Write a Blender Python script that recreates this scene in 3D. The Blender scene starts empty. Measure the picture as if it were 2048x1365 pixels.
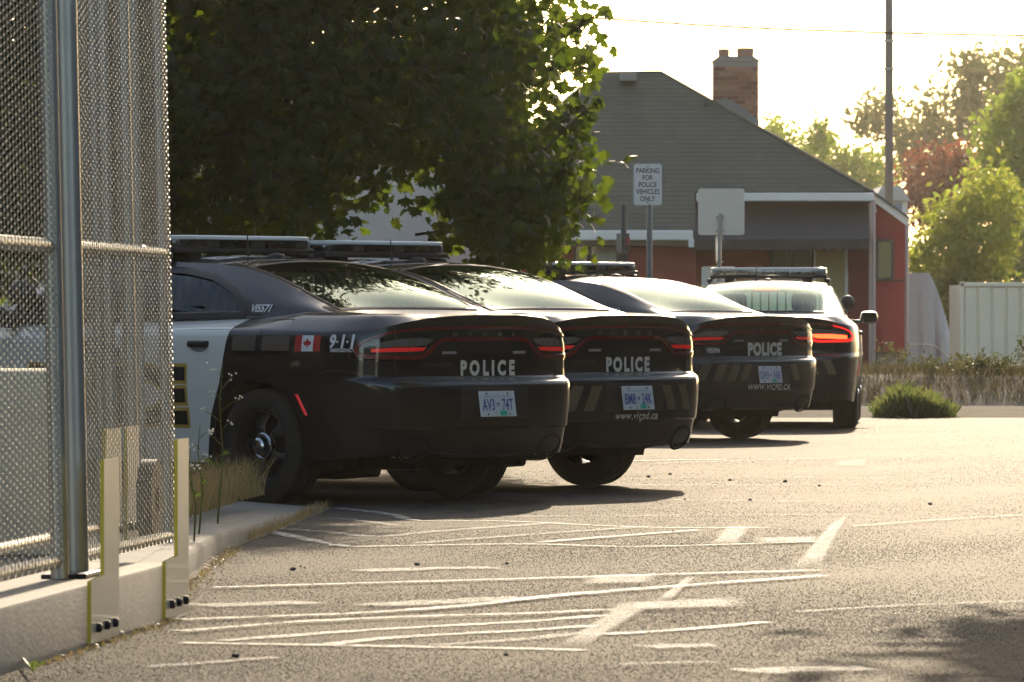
import bpy, bmesh, math, random
import numpy as np
from mathutils import Vector, Matrix

rnd = random.Random(7)
rng = np.random.default_rng(7)
scene = bpy.context.scene
COL = scene.collection
RAD = math.radians

# ------------------------------------------------------------------ camera, sky, sun, exposure
F = 11378.0          # focal length in photo pixels (2048 wide)
HC = 1.12            # eye height
HOR = 634.0          # photo row of the horizon
cam_d = bpy.data.cameras.new('camera')
cam_d.sensor_width = 36.0
cam_d.lens = 36.0 * F / 2048.0
cam_d.shift_y = (HOR - 682.5) / 2048.0
cam_d.clip_start = 0.5
cam_d.clip_end = 4000
cam_d.dof.use_dof = True
cam_d.dof.focus_distance = 34.5
cam_d.dof.aperture_fstop = 13.0
cam_d.dof.aperture_blades = 7
cam = bpy.data.objects.new('camera', cam_d)
COL.objects.link(cam)
cam.location = (0, 0, HC)
cam.rotation_euler = (RAD(90), 0, 0)
scene.camera = cam

SUN_EL, SUN_AZ = 23.5, 5.5       # degrees; azimuth to the right of the view direction
world = bpy.data.worlds.new('World')
scene.world = world
world.use_nodes = True
wn = world.node_tree
wn.nodes.clear()
sky = wn.nodes.new('ShaderNodeTexSky')
sky.sky_type = 'NISHITA'
sky.sun_disc = False
sky.sun_elevation = RAD(SUN_EL)
sky.sun_rotation = RAD(SUN_AZ)
sky.dust_density = 2.0
sky.air_density = 1.0
sky.ozone_density = 1.0
bg = wn.nodes.new('ShaderNodeBackground')
bg.inputs['Strength'].default_value = 0.15
wo = wn.nodes.new('ShaderNodeOutputWorld')
wb = wn.nodes.new('ShaderNodeMix'); wb.data_type = 'RGBA'; wb.blend_type = 'MULTIPLY'; wb.inputs[0].default_value = 1.0
wb.inputs[7].default_value = (1.05, 0.99, 0.88, 1)      # warm white balance of the photograph
wn.links.new(sky.outputs[0], wb.inputs[6]); wn.links.new(wb.outputs[2], bg.inputs[0])
wn.links.new(bg.outputs[0], wo.inputs[0])

sun_d = bpy.data.lights.new('sun', 'SUN')
sun_d.energy = 3.7
sun_d.angle = RAD(0.55)
sun_d.color = (1.0, 0.83, 0.61)
sun = bpy.data.objects.new('sun', sun_d)
COL.objects.link(sun)
sd = Vector((math.sin(RAD(SUN_AZ)) * math.cos(RAD(SUN_EL)), math.cos(RAD(SUN_AZ)) * math.cos(RAD(SUN_EL)), math.sin(RAD(SUN_EL))))
sun.rotation_euler = sd.to_track_quat('Z', 'Y').to_euler()

scene.view_settings.view_transform = 'Standard'
scene.view_settings.look = 'None'
scene.view_settings.gamma = 1.0
scene.view_settings.exposure = 0.90
scene.view_settings.use_curve_mapping = False
try:
    scene.cycles.max_bounces = 8
    scene.cycles.transparent_max_bounces = 24
    scene.cycles.use_denoising = True
    scene.cycles.volume_bounces = 0
except Exception:
    pass

# ------------------------------------------------------------------ helpers
def P(px, py, d):
    return Vector(((px - 1024.0) / F * d, d, HC - (py - HOR) / F * d))

def G(px, py, z=0.0):
    d = F * (HC - z) / (py - HOR)
    return Vector(((px - 1024.0) / F * d, d, z))

def tag(o, label=None, cat=None, group=None, kind=None):
    if label: o['label'] = label
    if cat: o['category'] = cat
    if group: o['group'] = group
    if kind: o['kind'] = kind
    return o

def empty(name, loc=(0, 0, 0), rz=0.0, parent=None):
    o = bpy.data.objects.new(name, None)
    COL.objects.link(o)
    o.location = loc
    o.rotation_euler = (0, 0, rz)
    if parent: o.parent = parent
    return o

def mesh_obj(name, verts, faces, mat, parent=None, smooth=False, sharp=None):
    me = bpy.data.meshes.new(name)
    me.from_pydata([tuple(map(float, v)) for v in verts], [], [tuple(f) for f in faces])
    me.update()
    return link_mesh(name, me, mat, parent, smooth, sharp)

def link_mesh(name, me, mat, parent=None, smooth=False, sharp=None):
    if mat is not None and len(me.materials) == 0:
        me.materials.append(mat)
    if smooth:
        me.polygons.foreach_set('use_smooth', [True] * len(me.polygons))
        if sharp is not None:
            me.set_sharp_from_angle(angle=RAD(sharp))
    o = bpy.data.objects.new(name, me)
    COL.objects.link(o)
    if parent: o.parent = parent
    return o

class MB:
    """collects shapes of ONE piece and links them as one mesh"""
    def __init__(self):
        self.v = []; self.f = []
    def add(self, verts, faces):
        n = len(self.v)
        self.v += [tuple(v) for v in verts]
        self.f += [tuple(i + n for i in f) for f in faces]
        return self
    def box(self, x0, x1, y0, y1, z0, z1, M=None):
        v = [Vector((x, y, z)) for x in (x0, x1) for y in (y0, y1) for z in (z0, z1)]
        if M: v = [M @ p for p in v]
        return self.add(v, [(0, 1, 3, 2), (4, 6, 7, 5), (0, 4, 5, 1), (2, 3, 7, 6), (0, 2, 6, 4), (1, 5, 7, 3)])
    def bbox(self, x0, x1, y0, y1, z0, z1, b=0.004, M=None):
        bm = bmesh.new()
        bmesh.ops.create_cube(bm, size=1.0)
        for v in bm.verts:
            v.co = Vector(((x0 + x1) / 2 + v.co.x * (x1 - x0), (y0 + y1) / 2 + v.co.y * (y1 - y0), (z0 + z1) / 2 + v.co.z * (z1 - z0)))
        b = min(b, 0.45 * min(x1 - x0, y1 - y0, z1 - z0))
        bmesh.ops.bevel(bm, geom=list(bm.edges), offset=b, segments=2, affect='EDGES', profile=0.5)
        bm.verts.index_update()
        vs = [(M @ v.co) if M else v.co.copy() for v in bm.verts]
        fs = [[v.index for v in f.verts] for f in bm.faces]
        bm.free()
        return self.add(vs, fs)
    def tube(self, pts, r, n=8, caps=True):
        pts = [Vector(p) for p in pts]
        rr = r if isinstance(r, (list, tuple)) else [r] * len(pts)
        vs = []; fs = []
        up0 = None
        for i, p in enumerate(pts):
            a = pts[max(i - 1, 0)]; b = pts[min(i + 1, len(pts) - 1)]
            d = (b - a).normalized()
            if up0 is None:
                up0 = Vector((0, 0, 1)) if abs(d.z) < 0.9 else Vector((1, 0, 0))
            s = d.cross(up0).normalized(); u = s.cross(d).normalized(); up0 = u
            for k in range(n):
                t = 2 * math.pi * k / n
                vs.append(p + (s * math.cos(t) + u * math.sin(t)) * rr[i])
        for i in range(len(pts) - 1):
            for k in range(n):
                fs.append((i * n + k, i * n + (k + 1) % n, (i + 1) * n + (k + 1) % n, (i + 1) * n + k))
        if caps:
            fs.append(tuple(range(n - 1, -1, -1)))
            fs.append(tuple((len(pts) - 1) * n + k for k in range(n)))
        return self.add(vs, fs)
    def prism(self, poly, axis_vec):
        """closed prism: polygon of Vectors extruded by axis_vec"""
        n = len(poly); a = Vector(axis_vec)
        vs = [Vector(p) for p in poly] + [Vector(p) + a for p in poly]
        fs = [tuple(range(n - 1, -1, -1)), tuple(range(n, 2 * n))]
        fs += [(i, (i + 1) % n, n + (i + 1) % n, n + i) for i in range(n)]
        return self.add(vs, fs)
    def lathe(self, prof, axis='y', n=32, M=None):
        """prof: list of (axial, radius)"""
        vs = []; fs = []
        m = len(prof)
        for k in range(n):
            t = 2 * math.pi * k / n
            for a, r in prof:
                p = Vector((r * math.cos(t), a, r * math.sin(t))) if axis == 'y' else Vector((r * math.cos(t), r * math.sin(t), a))
                vs.append(M @ p if M else p)
        for k in range(n):
            k2 = (k + 1) % n
            for j in range(m - 1):
                fs.append((k * m + j, k * m + j + 1, k2 * m + j + 1, k2 * m + j))
        return self.add(vs, fs)
    def build(self, name, mat, parent=None, smooth=False, sharp=None, fix=True):
        me = bpy.data.meshes.new(name)
        me.from_pydata([tuple(v) for v in self.v], [], self.f)
        me.update()
        if fix:
            bm = bmesh.new(); bm.from_mesh(me)
            bmesh.ops.recalc_face_normals(bm, faces=list(bm.faces))
            bm.to_mesh(me); bm.free()
        return link_mesh(name, me, mat, parent, smooth, sharp)

# ------------------------------------------------------------------ materials
MATS = {}
def nodes_of(m):
    return m.node_tree.nodes, m.node_tree.links

def mat(name, col, rough=0.6, metal=0.0, spec=0.5, coat=0.0, noise=None, bump=None, emit=None, emit_s=0.0, alpha=None):
    """noise=(scale, amount[, colour2]) mixes a second tone; bump=(scale, strength, distance)"""
    m = bpy.data.materials.new(name); m.use_nodes = True
    N, L = nodes_of(m)
    b = N['Principled BSDF']
    b.inputs['Base Color'].default_value = (*col, 1)
    b.inputs['Roughness'].default_value = rough
    b.inputs['Metallic'].default_value = metal
    b.inputs['Specular IOR Level'].default_value = spec
    b.inputs['Coat Weight'].default_value = coat
    b.inputs['Coat Roughness'].default_value = 0.06
    if emit:
        b.inputs['Emission Color'].default_value = (*emit, 1)
        b.inputs['Emission Strength'].default_value = emit_s
    tc = None
    if noise or bump:
        tc = N.new('ShaderNodeTexCoord')
    if noise:
        sc, amt = noise[0], noise[1]
        c2 = noise[2] if len(noise) > 2 else tuple(c * 0.55 for c in col)
        t = N.new('ShaderNodeTexNoise'); t.inputs['Scale'].default_value = sc; t.inputs['Detail'].default_value = 6; t.inputs['Roughness'].default_value = 0.65
        r = N.new('ShaderNodeValToRGB'); r.color_ramp.elements[0].position = 0.38; r.color_ramp.elements[1].position = 0.68
        mx = N.new('ShaderNodeMix'); mx.data_type = 'RGBA'
        mx.inputs[6].default_value = (*col, 1); mx.inputs[7].default_value = (*c2, 1)
        mu = N.new('ShaderNodeMath'); mu.operation = 'MULTIPLY'; mu.inputs[1].default_value = amt
        L.new(tc.outputs['Object'], t.inputs['Vector']); L.new(t.outputs['Fac'], r.inputs['Fac'])
        L.new(r.outputs['Color'], mu.inputs[0]); L.new(mu.outputs[0], mx.inputs[0]); L.new(mx.outputs[2], b.inputs['Base Color'])
    if bump:
        t2 = N.new('ShaderNodeTexNoise'); t2.inputs['Scale'].default_value = bump[0]; t2.inputs['Detail'].default_value = 5
        bp = N.new('ShaderNodeBump'); bp.inputs['Strength'].default_value = bump[1]; bp.inputs['Distance'].default_value = bump[2]
        L.new(tc.outputs['Object'], t2.inputs['Vector']); L.new(t2.outputs['Fac'], bp.inputs['Height']); L.new(bp.outputs[0], b.inputs['Normal'])
    MATS[name] = m
    return m

def glass_mat(name, tint, rough=0.02, refl=(0.9, 0.95, 1.0), ior=1.5, extra=0.0, dust=0.0):
    m = bpy.data.materials.new(name); m.use_nodes = True
    N, L = nodes_of(m); N.clear()
    o = N.new('ShaderNodeOutputMaterial'); tr = N.new('ShaderNodeBsdfTransparent'); gl = N.new('ShaderNodeBsdfGlossy')
    tr.inputs['Color'].default_value = (*tint, 1)
    gl.inputs['Color'].default_value = (*refl, 1); gl.inputs['Roughness'].default_value = rough
    fr = N.new('ShaderNodeFresnel'); fr.inputs['IOR'].default_value = ior
    ad = N.new('ShaderNodeMath'); ad.operation = 'ADD'; ad.inputs[1].default_value = extra; ad.use_clamp = True
    mx = N.new('ShaderNodeMixShader')
    L.new(fr.outputs[0], ad.inputs[0]); L.new(ad.outputs[0], mx.inputs[0]); L.new(tr.outputs[0], mx.inputs[1]); L.new(gl.outputs[0], mx.inputs[2])
    if dust:      # thin film of dust on the pane: scatters the low sun that comes through
        tl = N.new('ShaderNodeBsdfTranslucent'); tl.inputs['Color'].default_value = (.70, .90, .82, 1); m2 = N.new('ShaderNodeMixShader'); m2.inputs[0].default_value = dust
        L.new(mx.outputs[0], m2.inputs[1]); L.new(tl.outputs[0], m2.inputs[2]); L.new(m2.outputs[0], o.inputs[0])
    else:
        L.new(mx.outputs[0], o.inputs[0])
    MATS[name] = m
    return m

def leaf_mat(name, col, trans, mixf=0.5, var=0.35, rough=0.45):
    """leaf blade: diffuse and gloss on the lit side, translucent light through it"""
    m = bpy.data.materials.new(name); m.use_nodes = True
    N, L = nodes_of(m)
    b = N['Principled BSDF']; o = N['Material Output']
    b.inputs['Roughness'].default_value = rough; b.inputs['Specular IOR Level'].default_value = 0.18
    g = N.new('ShaderNodeNewGeometry')
    mx = N.new('ShaderNodeMix'); mx.data_type = 'RGBA'
    mx.inputs[6].default_value = (*col, 1); mx.inputs[7].default_value = (*(c * (1 - var) for c in col), 1)
    mt = N.new('ShaderNodeMix'); mt.data_type = 'RGBA'
    mt.inputs[6].default_value = (*trans, 1); mt.inputs[7].default_value = (trans[0] * 0.6, trans[1] * 0.8, trans[2] * 0.7, 1)
    t = N.new('ShaderNodeBsdfTranslucent'); ms = N.new('ShaderNodeMixShader'); ms.inputs[0].default_value = mixf
    L.new(g.outputs['Random Per Island'], mx.inputs[0]); L.new(g.outputs['Random Per Island'], mt.inputs[0])
    L.new(mx.outputs[2], b.inputs['Base Color']); L.new(mt.outputs[2], t.inputs['Color'])
    L.new(b.outputs[0], ms.inputs[1]); L.new(t.outputs[0], ms.inputs[2]); L.new(ms.outputs[0], o.inputs[0])
    MATS[name] = m
    return m

def car_paint(name, col, dust, amt):
    """clear-coated paint with a thin film of dust where it faces up"""
    m = mat(name, col, 0.4, spec=0.2, coat=1.0)
    N, L = nodes_of(m); b = N['Principled BSDF']
    g = N.new('ShaderNodeNewGeometry'); s = N.new('ShaderNodeSeparateXYZ'); L.new(g.outputs['Normal'], s.inputs[0])
    r = N.new('ShaderNodeMapRange'); r.inputs[1].default_value = 0.2; r.inputs[2].default_value = 1.0; r.inputs[3].default_value = 0.0; r.inputs[4].default_value = 1.0
    L.new(s.outputs['Z'], r.inputs[0])
    tc = N.new('ShaderNodeTexCoord'); t = N.new('ShaderNodeTexNoise'); t.inputs['Scale'].default_value = 9; t.inputs['Detail'].default_value = 8
    L.new(tc.outputs['Object'], t.inputs['Vector'])
    mu = N.new('ShaderNodeMath'); mu.operation = 'MULTIPLY'; L.new(r.outputs[0], mu.inputs[0]); L.new(t.outputs['Fac'], mu.inputs[1])
    m2 = N.new('ShaderNodeMath'); m2.operation = 'MULTIPLY'; m2.inputs[1].default_value = amt; L.new(mu.outputs[0], m2.inputs[0])
    mx = N.new('ShaderNodeMix'); mx.data_type = 'RGBA'; mx.inputs[6].default_value = (*col, 1); mx.inputs[7].default_value = (*dust, 1)
    L.new(m2.outputs[0], mx.inputs[0]); L.new(mx.outputs[2], b.inputs['Base Color'])
    b.inputs['Coat Roughness'].default_value = 0.025
    return m
car_paint('paint_black', (0.004, 0.0046, 0.0065), (0.075, 0.066, 0.053), 0.38)
car_paint('paint_white', (0.68, 0.65, 0.59), (0.45, 0.42, 0.36), 0.3)
mat('plastic_black', (0.010, 0.010, 0.011), 0.55)
mat('rubber_trim', (0.008, 0.008, 0.008), 0.45)
mat('tyre_rubber', (0.016, 0.015, 0.014), 0.85, spec=0.3, noise=(14, 0.5, (0.035, 0.032, 0.028)))
mat('rim_black', (0.012, 0.012, 0.013), 0.35, metal=0.3, spec=0.5)
mat('chrome', (0.42, 0.43, 0.45), 0.12, metal=1.0)
mat('chrome_dark', (0.35, 0.35, 0.36), 0.25, metal=1.0)
mat('underbody', (0.010, 0.010, 0.010), 0.9, spec=0.2)
mat('cabin_cloth', (0.035, 0.036, 0.036), 0.9, spec=0.2)
mat('cabin_grey', (0.20, 0.21, 0.21), 0.6)
mat('lamp_red', (0.13, 0.004, 0.007), 0.25, coat=1.0)
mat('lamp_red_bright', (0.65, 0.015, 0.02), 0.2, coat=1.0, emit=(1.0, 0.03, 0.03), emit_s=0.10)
mat('lamp_on', (0.8, 0.05, 0.02), 0.2, emit=(1.0, 0.05, 0.012), emit_s=4.0)
mat('lamp_on_ring', (0.5, 0.01, 0.01), 0.2, emit=(1.0, 0.02, 0.015), emit_s=0.55)
mat('lamp_smoke', (0.014, 0.012, 0.012), 0.08, coat=1.0)
mat('lamp_clear', (0.09, 0.085, 0.08), 0.12, coat=1.0, noise=(40, 0.8, (0.15, 0.145, 0.14)))
mat('letter_white', (0.62, 0.62, 0.60), 0.45)
mat('letter_cream', (0.60, 0.57, 0.48), 0.45)
mat('letter_black', (0.012, 0.011, 0.010), 0.5)
mat('letter_gold', (0.50, 0.30, 0.06), 0.45)
mat('letter_grey', (0.25, 0.25, 0.25), 0.4)
mat('badge_silver', (0.45, 0.46, 0.48), 0.25, metal=0.9)
mat('badge_dark', (0.07, 0.07, 0.075), 0.3, metal=0.8)
mat('decal_brown', (0.075, 0.06, 0.048), 0.5)
mat('decal_stripe', (0.12, 0.085, 0.045), 0.5)
mat('flag_red', (0.42, 0.02, 0.018), 0.5)
mat('flag_white', (0.66, 0.66, 0.66), 0.5)
mat('plate_white', (0.62, 0.62, 0.60), 0.45, noise=(60, 0.25, (0.5, 0.5, 0.5)))
mat('plate_blue', (0.05, 0.08, 0.30), 0.5)
mat('plate_pale_blue', (0.25, 0.34, 0.55), 0.5)
mat('sticker_green', (0.02, 0.42, 0.24), 0.5)
mat('bar_lid', (.72, .72, .68), .18, coat=.8)
mat('bolt_dark', (0.03, 0.03, 0.035), 0.4, metal=0.8)
glass_mat('window_glass', (0.50, 0.66, 0.60), ior=1.45, refl=(0.72, 0.88, 0.86), extra=0.02, dust=0.16)
glass_mat('window_tint', (0.05, 0.06, 0.06), ior=1.5)
glass_mat('lens_clear', (0.72, 0.74, 0.74), rough=0.05, ior=1.5, extra=0.08)
# ------------------------------------------------------------------ text as flat meshes
def text2d(txt, height=1.0, bold=0.0, xscale=1.0, shear=0.0, spacing=1.0, seg=None):
    """vertices (N,2) and faces of a line of text, centred on 0,0, capital height = height"""
    cu = bpy.data.curves.new('text', 'FONT')
    cu.body = txt; cu.size = 1.0; cu.offset = bold; cu.space_character = spacing; cu.resolution_u = 3; cu.fill_mode = 'FRONT'
    ob = bpy.data.objects.new('text', cu)
    COL.objects.link(ob)
    me = bpy.data.meshes.new_from_object(ob)
    bpy.data.objects.remove(ob); bpy.data.curves.remove(cu)
    bm = bmesh.new(); bm.from_mesh(me)
    bmesh.ops.remove_doubles(bm, verts=list(bm.verts), dist=1e-5)
    bpy.data.meshes.remove(me)
    cap = 0.70
    if seg:
        for _ in range(4):
            es = [e for e in bm.edges if e.calc_length() / cap * height > seg]
            if not es: break
            bmesh.ops.subdivide_edges(bm, edges=es, cuts=1)
            bmesh.ops.triangulate(bm, faces=list(bm.faces))
    bm.verts.index_update()
    v = np.array([(p.co.x, p.co.y) for p in bm.verts]) / cap * height
    f = [[p.index for p in q.verts] for q in bm.faces]
    bm.free()
    v[:, 0] = v[:, 0] * xscale + v[:, 1] * shear
    v[:, 0] -= (v[:, 0].min() + v[:, 0].max()) / 2
    v[:, 1] -= height / 2
    return v, f

LEAF11 = [(0, 1.0), (.13, .68), (.30, .78), (.25, .42), (.42, .54), (.47, .45), (.78, .50), (.70, .33), (.90, .22), (.55, -.02), (.60, -.16), (.10, -.10), (.06, -.55)]
FLAG_LEAF = LEAF11 + [(-x, y) for x, y in reversed(LEAF11[1:])]

# ------------------------------------------------------------------ the saloon body, as functions
def crom(pts, n):
    pts = np.array(pts, float)
    p = np.vstack([2 * pts[0] - pts[1], pts, 2 * pts[-1] - pts[-2]])
    out = []
    for i in range(len(pts) - 1):
        a, b, c, d = p[i:i + 4]
        for t in np.linspace(0, 1, n, endpoint=False):
            out.append(0.5 * ((2 * b) + (c - a) * t + (2 * a - 5 * b + 4 * c - d) * t * t + (3 * b - a - 3 * c + d) * t ** 3))
    out.append(pts[-1])
    return np.array(out)

OUT = crom([(0, 0), (.005, .3), (.03, .53), (.085, .72), (.19, .845), (.36, .917), (.62, .946), (1.08, .955), (1.6, .948), (2.2, .942), (3.0, .942), (3.6, .946), (4.11, .95), (4.45, .93), (4.7, .86), (4.86, .72), (4.97, .45), (5.02, .2), (5.04, 0)], 14)
_sl = np.concatenate([[0], np.cumsum(np.hypot(*np.diff(OUT, axis=0).T))])
SL = _sl[-1]
_tan = np.gradient(OUT, axis=0); _tan /= np.linalg.norm(_tan, axis=1)[:, None]
_tan[0] = (0, 1); _tan[-1] = (0, -1)
_nor = np.stack([-_tan[:, 1], _tan[:, 0]], 1)      # outward normal (rear: -x, side: +y)
OR = np.array([(.18, .20), (.24, .13), (.30, .088), (.36, .06), (.42, .045), (.452, .036), (.462, .014), (.50, .010), (.58, .002), (.66, 0), (.712, .004), (.732, .014), (.744, .034), (.753, .072), (.765, .092), (.80, .095), (.90, .092), (1.0, .092), (1.045, .089), (1.075, .078), (1.10, .058), (1.115, .047), (1.14, .046)])
OS = np.array([(.18, .09), (.22, .06), (.30, .045), (.45, .028), (.60, .012), (.72, 0), (.85, .003), (.95, .010), (1.0, .018), (1.03, .030), (1.05, .045), (1.14, .12)])
OF = np.array([(.18, .12), (.3, .05), (.5, .0), (.65, .02), (.8, .10), (1.14, .2)])
ZT = np.array([(0, 1.13), (.3, 1.127), (.5, 1.113), (.7, 1.08), (.85, 1.05), (1.0, 1.03), (1.2, 1.03), (1.8, 1.045), (2.2, 1.045), (3.2, 1.03), (4.2, .98), (4.7, .94), (5.2, .88), (5.6, .82), (6.5, .78)])
AX_R, AX_F, WR, ARCH = 1.08, 4.13, 0.345, 0.395

def outl(s):
    s = np.asarray(s, float)
    x = np.interp(s, _sl, OUT[:, 0]); y = np.interp(s, _sl, OUT[:, 1])
    nx = np.interp(s, _sl, _nor[:, 0]); ny = np.interp(s, _sl, _nor[:, 1])
    l = np.hypot(nx, ny)
    return x, y, nx / l, ny / l

def S(s, z, off=0.0):
    """body shell: arc length s from the rear centre (left side), height z"""
    s = np.asarray(s, float); z = np.asarray(z, float)
    x, y, nx, ny = outl(s)
    o = (np.where(nx < 0, nx * nx, 0) * np.interp(z, OR[:, 0], OR[:, 1]) + ny * ny * np.interp(z, OS[:, 0], OS[:, 1])
         + np.where(nx > 0, nx * nx, 0) * np.interp(z, OF[:, 0], OF[:, 1]))
    o = o - off
    return np.stack([x - nx * o, y - ny * o, z + 0 * x], -1)

_xs_side = np.linspace(.95, 5.3, 400)
_xx_side = outl(_xs_side)[0]
def s_of_x(x):
    return np.interp(x, _xx_side, _xs_side)
def zt(s):
    return np.interp(s, ZT[:, 0], ZT[:, 1])
def zb(s):
    x = outl(s)[0]
    b = np.interp(x, [0, .25, .6, .8, 1.5, 1.7, 4.6, 5.04], [.30, .29, .265, .22, .19, .185, .19, .2])
    for ax in (AX_R, AX_F):
        d2 = ARCH ** 2 - (x - ax) ** 2
        b = np.maximum(b, np.where(d2 > 0, WR + np.sqrt(np.maximum(d2, 0)), 0))
    return b
ZC = np.array([(0, 1.132), (.1, 1.134), (.5, 1.142), (.85, 1.15), (1.3, 1.118), (2, 1.10), (3, 1.085), (3.7, 1.06), (4.3, 1.0), (4.8, .88), (5.04, .80)])
def T(s, k, off=0.0):
    """top skin: from the shoulder line (k=0) in to the spine (k=1)"""
    s = np.asarray(s, float); k = np.asarray(k, float)
    p = S(s, zt(s))
    cx = np.clip(p[..., 0], .55, 4.3)
    x = p[..., 0] * (1 - k) + cx * k; y = p[..., 1] * (1 - k)
    sh = 1 - (1 - np.minimum(k / .17, 1)) ** 1.3
    z = p[..., 2] + (np.interp(x, ZC[:, 0], ZC[:, 1]) - p[..., 2]) * sh
    return np.stack([x, y, z + off], -1)

# greenhouse stations: belt (x,y,z), rail (x,y,z), crown (x,z)
GH = np.array([
    (.60, .70, 1.120, .66, .615, 1.138, .74, 1.142), (.95, .775, 1.118, .95, .62, 1.242, .96, 1.268), (1.25, .80, 1.112, 1.25, .612, 1.348, 1.25, 1.386),
    (1.54, .807, 1.106, 1.54, .604, 1.416, 1.54, 1.462), (1.80, .81, 1.10, 1.80, .60, 1.444, 1.80, 1.486), (2.1, .81, 1.096, 2.1, .60, 1.455, 2.1, 1.497),
    (2.5, .81, 1.09, 2.5, .605, 1.465, 2.5, 1.507), (2.85, .81, 1.08, 2.85, .61, 1.455, 2.85, 1.49), (3.08, .807, 1.075, 3.08, .615, 1.43, 3.0, 1.46),
    (3.4, .80, 1.07, 3.4, .65, 1.30, 3.45, 1.30), (3.7, .79, 1.055, 3.7, .69, 1.15, 3.8, 1.12), (3.86, .78, 1.04, 3.92, .72, 1.04, 4.0, 1.035)])
NG = 8
GHD = crom(GH, NG)
def gtop(t, k, off=0.0):
    """roof skin: station t (0..11), k=0 at the rail, 1 at the centre"""
    g = np.stack([np.interp(np.asarray(t) * NG, np.arange(len(GHD)), GHD[:, j]) for j in range(8)], -1)
    e = 1 - (1 - k) ** 2.3
    x = g[..., 3] + (g[..., 6] - g[..., 3]) * e; y = g[..., 4] * (1 - k); z = g[..., 5] + (g[..., 7] - g[..., 5]) * e
    return np.stack([x, y, z + off], -1)
def gside(t, q, off=0.0):
    g = np.stack([np.interp(np.asarray(t) * NG, np.arange(len(GHD)), GHD[:, j]) for j in range(8)], -1)
    b = np.sin(np.pi * q) * .028 + off
    x = g[..., 0] + (g[..., 3] - g[..., 0]) * q; y = g[..., 1] + (g[..., 4] - g[..., 1]) * q + b; z = g[..., 2] + (g[..., 5] - g[..., 2]) * q + b * .35
    return np.stack([x, y, z], -1)
def side_at(x, z, off=0.0):
    """greenhouse side at a given x and z"""
    ts = np.linspace(0, 11, 200)
    g = np.stack([np.interp(ts * NG, np.arange(len(GHD)), GHD[:, j]) for j in range(8)], -1)
    t = np.interp(x, g[:, 0], ts)
    zb_, zr = np.interp(x, g[:, 0], g[:, 2]), np.interp(x, g[:, 0], g[:, 5])
    q = np.clip((z - zb_) / np.maximum(zr - zb_, .02), 0, 1)
    q = np.clip((z - (np.sin(np.pi * q) * .028 + off) * .35 - zb_) / np.maximum(zr - zb_, .02), 0, 1)
    p = gside(t, q, off)
    p[..., 0] = x; p[..., 2] = z
    return p

def grid_faces(n, m, keep=None):
    return [(i * m + j, i * m + j + 1, (i + 1) * m + j + 1, (i + 1) * m + j) for i in range(n - 1) for j in range(m - 1) if keep is None or keep[i, j]]

def mirror(v, f):
    v = np.asarray(v); n = len(v)
    return np.vstack([v, v * (1, -1, 1)]), f + [tuple(i + n for i in reversed(q)) for q in f]

def clean(name, v, f, m, parent=None, sharp=32, dist=2e-4, smooth=True, out=True):
    me = bpy.data.meshes.new(name)
    me.from_pydata([tuple(map(float, p)) for p in v], [], f)
    bm = bmesh.new(); bm.from_mesh(me)
    bmesh.ops.remove_doubles(bm, verts=list(bm.verts), dist=dist)
    bmesh.ops.dissolve_degenerate(bm, edges=list(bm.edges), dist=1e-5)
    if out: bmesh.ops.recalc_face_normals(bm, faces=list(bm.faces))
    bm.to_mesh(me); bm.free(); me.update()
    return link_mesh(name, me, m, parent, smooth, sharp)

def on_rear(v2, f, name, m, parent, y0, z0, off=.003, flip=True):
    """flat shape (metres) laid on the rear face at sideways position y0 (left +)"""
    y = y0 - v2[:, 0] if flip else y0 + v2[:, 0]
    z = z0 + v2[:, 1]
    sg = np.where(y < 0, -1, 1)
    p = S(np.abs(y) * 1.012, z, off)
    p[:, 1] *= sg
    return mesh_obj(name, p, f, m, parent)

def on_side(v2, f, name, m, parent, x0, z0, off=.004, left=True):
    x = x0 - v2[:, 0] if left else x0 + v2[:, 0]
    s = s_of_x(x)
    p = S(s, z0 + v2[:, 1], off)
    if not left: p[:, 1] *= -1
    return mesh_obj(name, p, f, m, parent)

def rect2(w, h, nx=6, nz=3, shear=0.0):
    v = np.array([(-w / 2 + w * i / nx + shear * (h * j / nz - h / 2), -h / 2 + h * j / nz) for i in range(nx + 1) for j in range(nz + 1)])
    return v, grid_faces(nx + 1, nz + 1)

def strip_rear(pts, widths, sgn, n=10, off=.007):
    """raised ribbon along (s,z) points of the rear face; rounded section"""
    c = crom([(a, b, w) for (a, b), w in zip(pts, widths)], n)
    d = np.gradient(c[:, :2], axis=0); d /= np.linalg.norm(d, axis=1)[:, None]
    nn = np.stack([-d[:, 1], d[:, 0]], 1)
    rows = []
    for w, o in ((-.5, .001), (-.42, off), (.42, off), (.5, .001)):
        q = c[:, :2] + nn * (c[:, 2:3] * w)
        p = S(np.abs(q[:, 0]), q[:, 1], o)
        p[:, 1] *= sgn * np.where(q[:, 0] < 0, -1, 1)
        rows.append(p)
    v = np.stack(rows, 1).reshape(-1, 3)
    return v, grid_faces(len(c), 4)

def patch_rear(poly, sgn, off=.004, m=18, k=5):
    """(s,z) region between an upper and a lower polyline"""
    up, lo = [crom(a, 6) for a in poly]
    n = m
    u = np.stack([np.interp(np.linspace(0, 1, n), np.linspace(0, 1, len(up)), up[:, j]) for j in (0, 1)], -1)
    l = np.stack([np.interp(np.linspace(0, 1, n), np.linspace(0, 1, len(lo)), lo[:, j]) for j in (0, 1)], -1)
    v = np.stack([u + (l - u) * t for t in np.linspace(0, 1, k)], 1).reshape(-1, 2)
    p = S(v[:, 0], v[:, 1], off); p[:, 1] *= sgn
    return p, grid_faces(n, k)

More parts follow.
